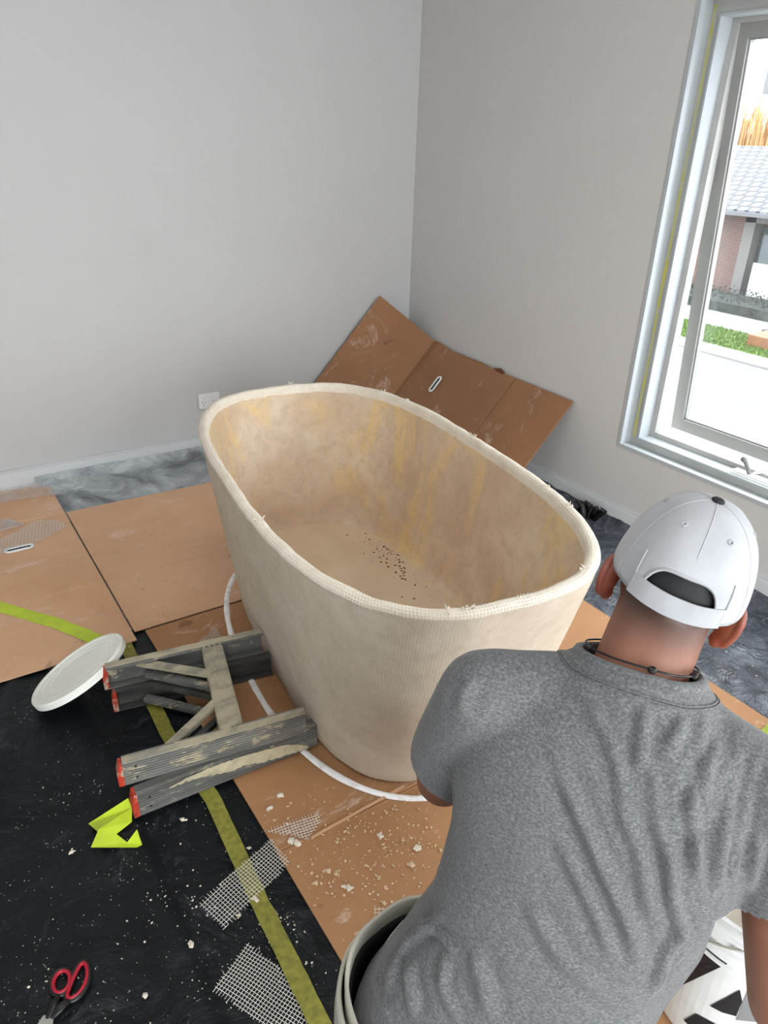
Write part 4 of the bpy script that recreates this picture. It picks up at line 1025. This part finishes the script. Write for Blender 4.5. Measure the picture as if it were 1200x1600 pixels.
b = B(); loft(b, [[cap_pt(-.85 + 1.7 * k / 30, .08, -.0035), cap_pt(-.85 + 1.7 * k / 30, .42, -.0035), cap_pt(-.85 + 1.7 * k / 30, .42, -.0045), cap_pt(-.85 + 1.7 * k / 30, .08, -.0045)] for k in range(31)]); obj('cap_slit_shade', b, M_DARK, cap)  # dark band added to deepen the shade inside the strap opening
b = B(); ell(b, cap_pt(0, .995, .004), (HR, HF, HU), .0085, .0085, .004, 16, 8); obj('cap_button', b, M_DARK, cap, smooth=True)
b = B()
for ph in (.52, -.52, 1.57, -1.57):
    p = cap_pt(ph, .60, .003); n__ = (p - CO).normalized(); s1 = n__.cross(HU).normalized(); s2 = n__.cross(s1)
    b = B(); tube(b, [p + s1 * math.cos(2 * math.pi * k / 14) * .0032 + s2 * math.sin(2 * math.pi * k / 14) * .0032 for k in range(14)], .0010, 6, True); obj('eyelet', b, M_CAP, cap)
b = B(); gr = []
for k in range(21):
    a = -1.15 + 2.3 * k / 20; bs = cap_pt(math.pi - a, 0, .002); ex = (math.cos(a * 1.3) ** .6 if abs(a) < 1.15 else 0) * .068
    gr.append([bs, bs + HF * ex * .5 - HU * .004 * (1 - math.cos(a)) + HU * 0, bs + HF * ex - HU * .012 - HU * .012 * abs(math.sin(a))])
VV = [[b.verts.new(p) for p in r] for r in gr]
for i in range(20):
    for j in range(2): b.faces.new((VV[i][j], VV[i + 1][j], VV[i + 1][j + 1], VV[i][j + 1]))
o = obj('cap_brim', b, M_CAP, cap, smooth=True); md = o.modifiers.new('th', 'SOLIDIFY'); md.thickness = .003

# ---- shirt
def oring(c_, wx, wy, nn=2.3, n=40, rt=PR, fw=PF, tilt=0.0):
    pts = []
    for k in range(n):
        tt = 2 * math.pi * k / n; ct, st = math.cos(tt), math.sin(tt)
        x = wx * math.copysign(abs(ct) ** (2 / nn), ct); y = wy * math.copysign(abs(st) ** (2 / nn), st)
        pts.append(c_ + rt * x + fw * y + Z_ * (tilt * y))
    return pts
SH = []   # (centre, half width, half depth, exponent)
TOR = [((-2.070, -3.196, .30), .200, .150, 2.4), ((-2.058, -3.197, .40), .193, .148, 2.4), ((-2.027, -3.203, .50), .172, .136, 2.4), ((-1.980, -3.214, .60), .163, .128, 2.4), ((-1.940, -3.212, .70), .175, .126, 2.4), ((-1.915, -3.203, .79), .190, .122, 2.5), ((-1.898, -3.193, .86), .190, .110, 2.5), ((-1.880, -3.183, .905), .165, .092, 2.3), ((-1.857, -3.175, .935), .104, .076, 2.1), ((-1.840, -3.168, .958), .071, .066, 2.0)]
b = B(); loft(b, [oring(Vector(c_), wx, wy, nn, tilt=-.25) for c_, wx, wy, nn in TOR])
for sh, el, s_ in (('shL', 'elL', -1), ('shR', 'elR', 1)):
    S_ = J[sh]; E_ = J[el]
    capsule(b, nk - Z_ * .045 - PF * .02, S_ + Z_ * .002, .076, .064, 24)
    d = (E_ - S_).normalized(); end = S_ + d * (.165 if s_ < 0 else .11)
    capsule(b, S_, end, .064, .070, 24)
me = remeshed(b, .0048, 18, 'shirt')
# cut neck, cuffs and hem open
bm = bmesh.new(); bm.from_mesh(me); bpy.data.meshes.remove(me)
kill = []
ncen = nk + Z_ * .026 + PF * .004; nax = (Z_ * .93 + PF * .36).normalized()
hemn = (Z_ - PR * 0.0).normalized()
cuts = []
for sh, el, s_ in (('shL', 'elL', -1), ('shR', 'elR', 1)):
    S_ = J[sh]; E_ = J[el]; d = (E_ - S_).normalized(); cuts.append((S_ + d * (.178 if s_ < 0 else .10), d, .11))
for f_ in bm.faces:
    c_ = f_.calc_center_median()
    if (c_ - ncen).dot(nax) > -.004 and (c_ - ncen).length < .13: kill.append(f_); continue
    if c_.z < .335: kill.append(f_); continue
    for p, d, rad in cuts:
        q = c_ - p
        if q.dot(d) > 0 and (q - d * q.dot(d)).length < rad: kill.append(f_); break
bmesh.ops.delete(bm, geom=kill, context='FACES')
# folds: ridges in the cloth, each a polyline on the back of the shirt
FOLDS = []
def fold(pxs, h, wid, d=.86): FOLDS.append(([ (u, v) for u, v in pxs], h * 1.35, wid))
fold([(862, 1165), (905, 1270), (950, 1370), (985, 1450), (1000, 1510)], .0075, 13)
fold([(910, 1090), (955, 1160), (985, 1270)], .006, 12)
fold([(1008, 1100), (1000, 1210)], .005, 11)
fold([(1098, 1110), (1080, 1260), (1090, 1385)], .007, 10)
fold([(1135, 1110), (1105, 1200), (1095, 1300)], .0055, 9)
fold([(1155, 1160), (1130, 1300), (1118, 1400)], .007, 10)
fold([(1178, 1180), (1150, 1320), (1140, 1430)], .006, 9)
fold([(1200, 1200), (1180, 1330), (1165, 1390)], .007, 10)
fold([(1045, 1300), (1050, 1400), (1070, 1480)], .007, 10)
fold([(1070, 1120), (1040, 1180)], .004, 10)
fold([(600, 1440), (640, 1500), (650, 1590)], .007, 15)
fold([(660, 1400), (740, 1480), (770, 1590)], .005, 18)
fold([(820, 1400), (880, 1500), (960, 1560)], .005, 15)
fold([(695, 1190), (712, 1250), (700, 1300)], -.006, 12)
fold([(590, 1520), (615, 1590)], .005, 12)
fold([(760, 1015), (735, 1060), (722, 1120)], .004, 14)
fold([(1118, 1150), (1085, 1320), (1100, 1440)], .005, 8)
fold([(1165, 1230), (1140, 1380), (1105, 1470)], .006, 9)
fold([(1015, 1180), (1030, 1300), (1050, 1370)], .004, 9)
fold([(960, 1230), (1000, 1330), (1020, 1440)], .0045, 12)
fold([(870, 1300), (930, 1420), (960, 1500)], .005, 13)
fold([(700, 1420), (640, 1470), (600, 1560)], .006, 12)
fold([(700, 1480), (690, 1540), (720, 1600)], .005, 12)
fold([(1075, 1440), (1040, 1490), (1020, 1560)], .006, 10)
fold([(650, 1440), (690, 1455), (730, 1500)], .005, 9)
def uv_of(p):
    q = p - CAMP; cx = sum(AX[i][0] * q[i] for i in range(3)); cy = sum(AX[i][1] * q[i] for i in range(3)); cz = sum(AX[i][2] * q[i] for i in range(3))
    return cx / cz * FPX + 600, cy / cz * FPX + 800, cz
# carry each fold line onto the cloth once, then work in world space
bm.normal_update()
from mathutils.bvhtree import BVHTree
tree = BVHTree.FromBMesh(bm); F3 = []
for L, h, wid in FOLDS:
    pts = []
    for u, v in L:
        hh = tree.ray_cast(CAMP, ray(u, v).normalized())
        if hh[0] is not None: pts.append(hh[0])
    if len(pts) > 1: F3.append((pts, h, wid * .00060))
disp = {}
for v in bm.verts:
    dsum = 0
    for pts, h, wid in F3:
        best = 9; tb = 0; n = len(pts) - 1
        for i in range(n):
            a, c_ = pts[i], pts[i + 1]; ab_ = c_ - a; tt = max(0, min(1, (v.co - a).dot(ab_) / ab_.length_squared)); dd = (v.co - (a + ab_ * tt)).length
            if dd < best: best = dd; tb = (i + tt) / n
        if best < wid * 4:
            taper = min(1, tb / .2, (1 - tb) / .25) if 0 < tb < 1 else 0
            dsum += h * taper * (math.exp(-(best / wid) ** 2) - .35 * math.exp(-((best - 2 * wid) / wid) ** 2))
    c_ = v.co; low = max(0, min(1, (.72 - c_.z) / .3))
    dsum += (.002 + .004 * low) * fn(c_.x, c_.y, c_.z * 7, 9) + .0015 * fn(c_.x, c_.y, c_.z * 22, 22)
    disp[v] = dsum
for v, dd in disp.items(): v.co += v.normal * dd
bmesh.ops.smooth_vert(bm, verts=bm.verts[:], factor=.25, use_axis_x=True, use_axis_y=True, use_axis_z=True)
t = NT('grey_marl_cotton')
n1 = t.noise(230, 4, .65, stretch=(1, 1, 2.4)); n2 = t.noise(70, 4, .7, stretch=(1, 1, 2))
c = t.ramp(n1, [(.3, srgb(70, 72, 74)), (.5, srgb(100, 102, 103)), (.7, srgb(132, 134, 134))])
c = t.mix(t.ramp(n2, [(.35, (.3, .3, .3, 1)), (.62, K4)]), c, srgb(84, 86, 89)); t.col(c); t.bump(t.noise(500, 2), .3, .0015); M_SHIRT = t.set(Roughness=.95)
t.b.inputs['Sheen Weight'].default_value = .15
bnd = [e_ for e_ in bm.edges if e_.is_boundary]
shirt = obj('t_shirt', bm, M_SHIRT, man, smooth=True, recalc=False); md = shirt.modifiers.new('th', 'SOLIDIFY'); md.thickness = .002; md.offset = 1
# ribbed collar following the neck opening
def closest_ring(cen, nax, n=72, r0=.0, off=.0):
    s1 = nax.cross(PF).normalized(); s2 = s1.cross(nax).normalized(); out = []
    me_ = shirt.data; pts = [me_.vertices[e_.vertices[0]].co.copy() for e_ in me_.edges]
    return s1, s2
me_ = shirt.data
from collections import Counter
cnt = Counter()
for p in me_.polygons:
    for ek in p.edge_keys: cnt[ek] += 1
bv = {i for ek, k in cnt.items() if k == 1 for i in ek}
nv = [me_.vertices[i].co.copy() for i in bv if (me_.vertices[i].co - ncen).length < .14 and me_.vertices[i].co.z > .86]
s1 = nax.cross(PF).normalized(); s2 = s1.cross(nax).normalized()
if nv:
    c0 = sum(nv, Vector()) / len(nv); angs = [(math.atan2((p - c0).dot(s2), (p - c0).dot(s1)), (p - c0)) for p in nv]
    ring_ = []
    for k in range(64):
        a = -math.pi + 2 * math.pi * k / 64; ws = 0; acc = Vector()
        for aa, q in angs:
            d = abs((aa - a + math.pi) % (2 * math.pi) - math.pi); w_ = math.exp(-(d / .14) ** 2) + 1e-9; acc += q * w_; ws += w_
        ring_.append(c0 + acc / ws)
    b = B(); rg = []
    for k, p in enumerate(ring_):
        rad = (p - c0); rad -= nax * rad.dot(nax); rad.normalize(); rib = .0006 * (k % 2)
        rg.append([p + rad * .006 - nax * .012, p + rad * (.0075 + rib) - nax * .004, p + rad * (.004 + rib) + nax * .004, p - rad * .003 + nax * .007, p - rad * .006 + nax * .004, p - rad * .003 - nax * .010])
    loft(b, rg, closed=True); obj('collar', b, M_SHIRT, shirt, smooth=True)
    tr2 = BVHTree.FromPolygons([v.co.copy() for v in me_.vertices], [tuple(p.vertices) for p in me_.polygons])
    for dd, rr in ((.020, .0011), (.023, .0009)):
        sm_ = []
        for k, p in enumerate(ring_):
            rad = (p - c0); rad -= nax * rad.dot(nax); rad.normalize(); hit = tr2.find_nearest(p + rad * dd - nax * dd * .75)
            if hit[0] is not None: sm_.append(hit[0] + hit[1] * .0028)
        b = B(); tube(b, sm_, rr, 6, True); obj('collar_seam', b, M_SHIRT, shirt, smooth=True)
    # black cord necklace resting on the nape with two slider knots
    b = B(); cp = []
    for k in range(64):
        p = ring_[k]; rad = (p - c0); rad -= nax * rad.dot(nax); rl_ = rad.length; rad.normalize(); cp.append(c0 + rad * (rl_ - .008) + nax * (.012 + (p - c0).dot(nax)) )
    tube(b, cp, .0014, 6, True)
    kn = [ray(925, 1006), ray(1018, 1056), ray(1094, 1072)]
    for r__, sz in zip(kn, (.004, .0045, .004)):
        r__ = r__.normalized(); bestp = min(cp, key=lambda p: ((p - CAMP) - r__ * (p - CAMP).dot(r__)).length if (p - CAMP).length < (c0 - CAMP).length + .02 else 9); ell(b, bestp, (X_, Y_, Z_), sz * 1.3, sz * 1.3, sz, 10, 8)
    obj('cord_necklace', b, M_SBLK, man)

# ---- trousers, waistband, shoes
M_TRO = NT('pale_work_cotton'); M_TRO.col(M_TRO.ramp(M_TRO.noise(10, 5), [(.3, srgb(168, 164, 150)), (.7, srgb(202, 199, 186))])); M_TRO.bump(M_TRO.noise(200, 2), .3, .001); M_TRO = M_TRO.set(Roughness=.95)
b = B(); P_ = J['pel']
loft(b, [oring(Vector(c_), wx, wy, 2.3, tilt=0) for c_, wx, wy in (((-2.06, -3.215, .24), .12, .09), ((-2.07, -3.215, .28), .185, .145), ((-2.06, -3.21, .36), .200, .150), ((-2.05, -3.205, .43), .190, .135), ((-2.04, -3.20, .47), .180, .125))])
for s_ in (-1, 1):
    hip = P_ + PR * s_ * .095 - Z_ * .03; knee = hip + PF * (.25 if s_ > 0 else .40) + PR * s_ * (-.03 if s_ > 0 else -.04) + Z_ * .04; ank = Vector((knee.x, knee.y, .10)) - PF * .16 
    capsule(b, hip, knee, .105, .075, 20); capsule(b, knee, ank, .075, .062, 20)
    if s_ > 0: kneeR, ankR = knee, ank
    else: kneeL, ankL = knee, ank
me = remeshed(b, .010, 8, 'trousers'); me.polygons.foreach_set('use_smooth', [True] * len(me.polygons)); tro = link('trousers', me, M_TRO, man)
# gaping waistband and rolled cloth over the left hip
def band(c_, wx, wy, z0, z1, a0, a1, name, mat, th=.004, bulge=0):
    b = B(); rows = []
    for k in range(41):
        a = a0 + (a1 - a0) * k / 40; row = []
        for j in range(7):
            f_ = j / 6; w_ = 1 + bulge * math.sin(math.pi * f_) / wx * .5
            row.append(b.verts.new(c_ + PR * math.cos(a) * wx * w_ + PF * math.sin(a) * wy * w_ + Z_ * (z0 + (z1 - z0) * f_ + .006 * fn(a * 2, f_ * 2, 3, 1.5))))
        rows.append(row)
    for i in range(40):
        for j in range(6): b.faces.new((rows[i][j], rows[i + 1][j], rows[i + 1][j + 1], rows[i][j + 1]))
    o = obj(name, b, mat, tro, smooth=True); md = o.modifiers.new('th', 'SOLIDIFY'); md.thickness = th; return o
wc = Vector((-2.065, -3.20, 0))
band(wc + PF * .0, .210, .160, .36, .470, math.pi * .62, math.pi * 1.35, 'waistband', M_TRO, .006)
band(wc - PF * .004, .219, .168, .32, .448, math.pi * .62, math.pi * 1.35, 'outer_fold', M_TRO, .006, .01)
band(wc, .203, .150, .30, .440, math.pi * .62, math.pi * 1.35, 'inner_dark_band', M_DARK, .002)  # dark band filling the gap inside the waistband
for ank in (ankL, ankR):
    b = B(); base = Vector((ank.x, ank.y, 0)); rings = []
    for t_, wx, h in ((-.085, .030, .05), (-.07, .038, .075), (-.02, .042, .09), (.04, .043, .085), (.10, .047, .06), (.15, .044, .048), (.185, .028, .035)):
        cc = base + PF * t_; rings.append([cc + PR * wx * math.cos(2 * math.pi * k / 16) + Z_ * (.017 + h / 2 + h / 2 * math.sin(2 * math.pi * k / 16)) for k in range(16)])
    loft(b, rings); obj('shoe', b, flat('work_shoe', srgb(60, 54, 48), .7), man, smooth=True)
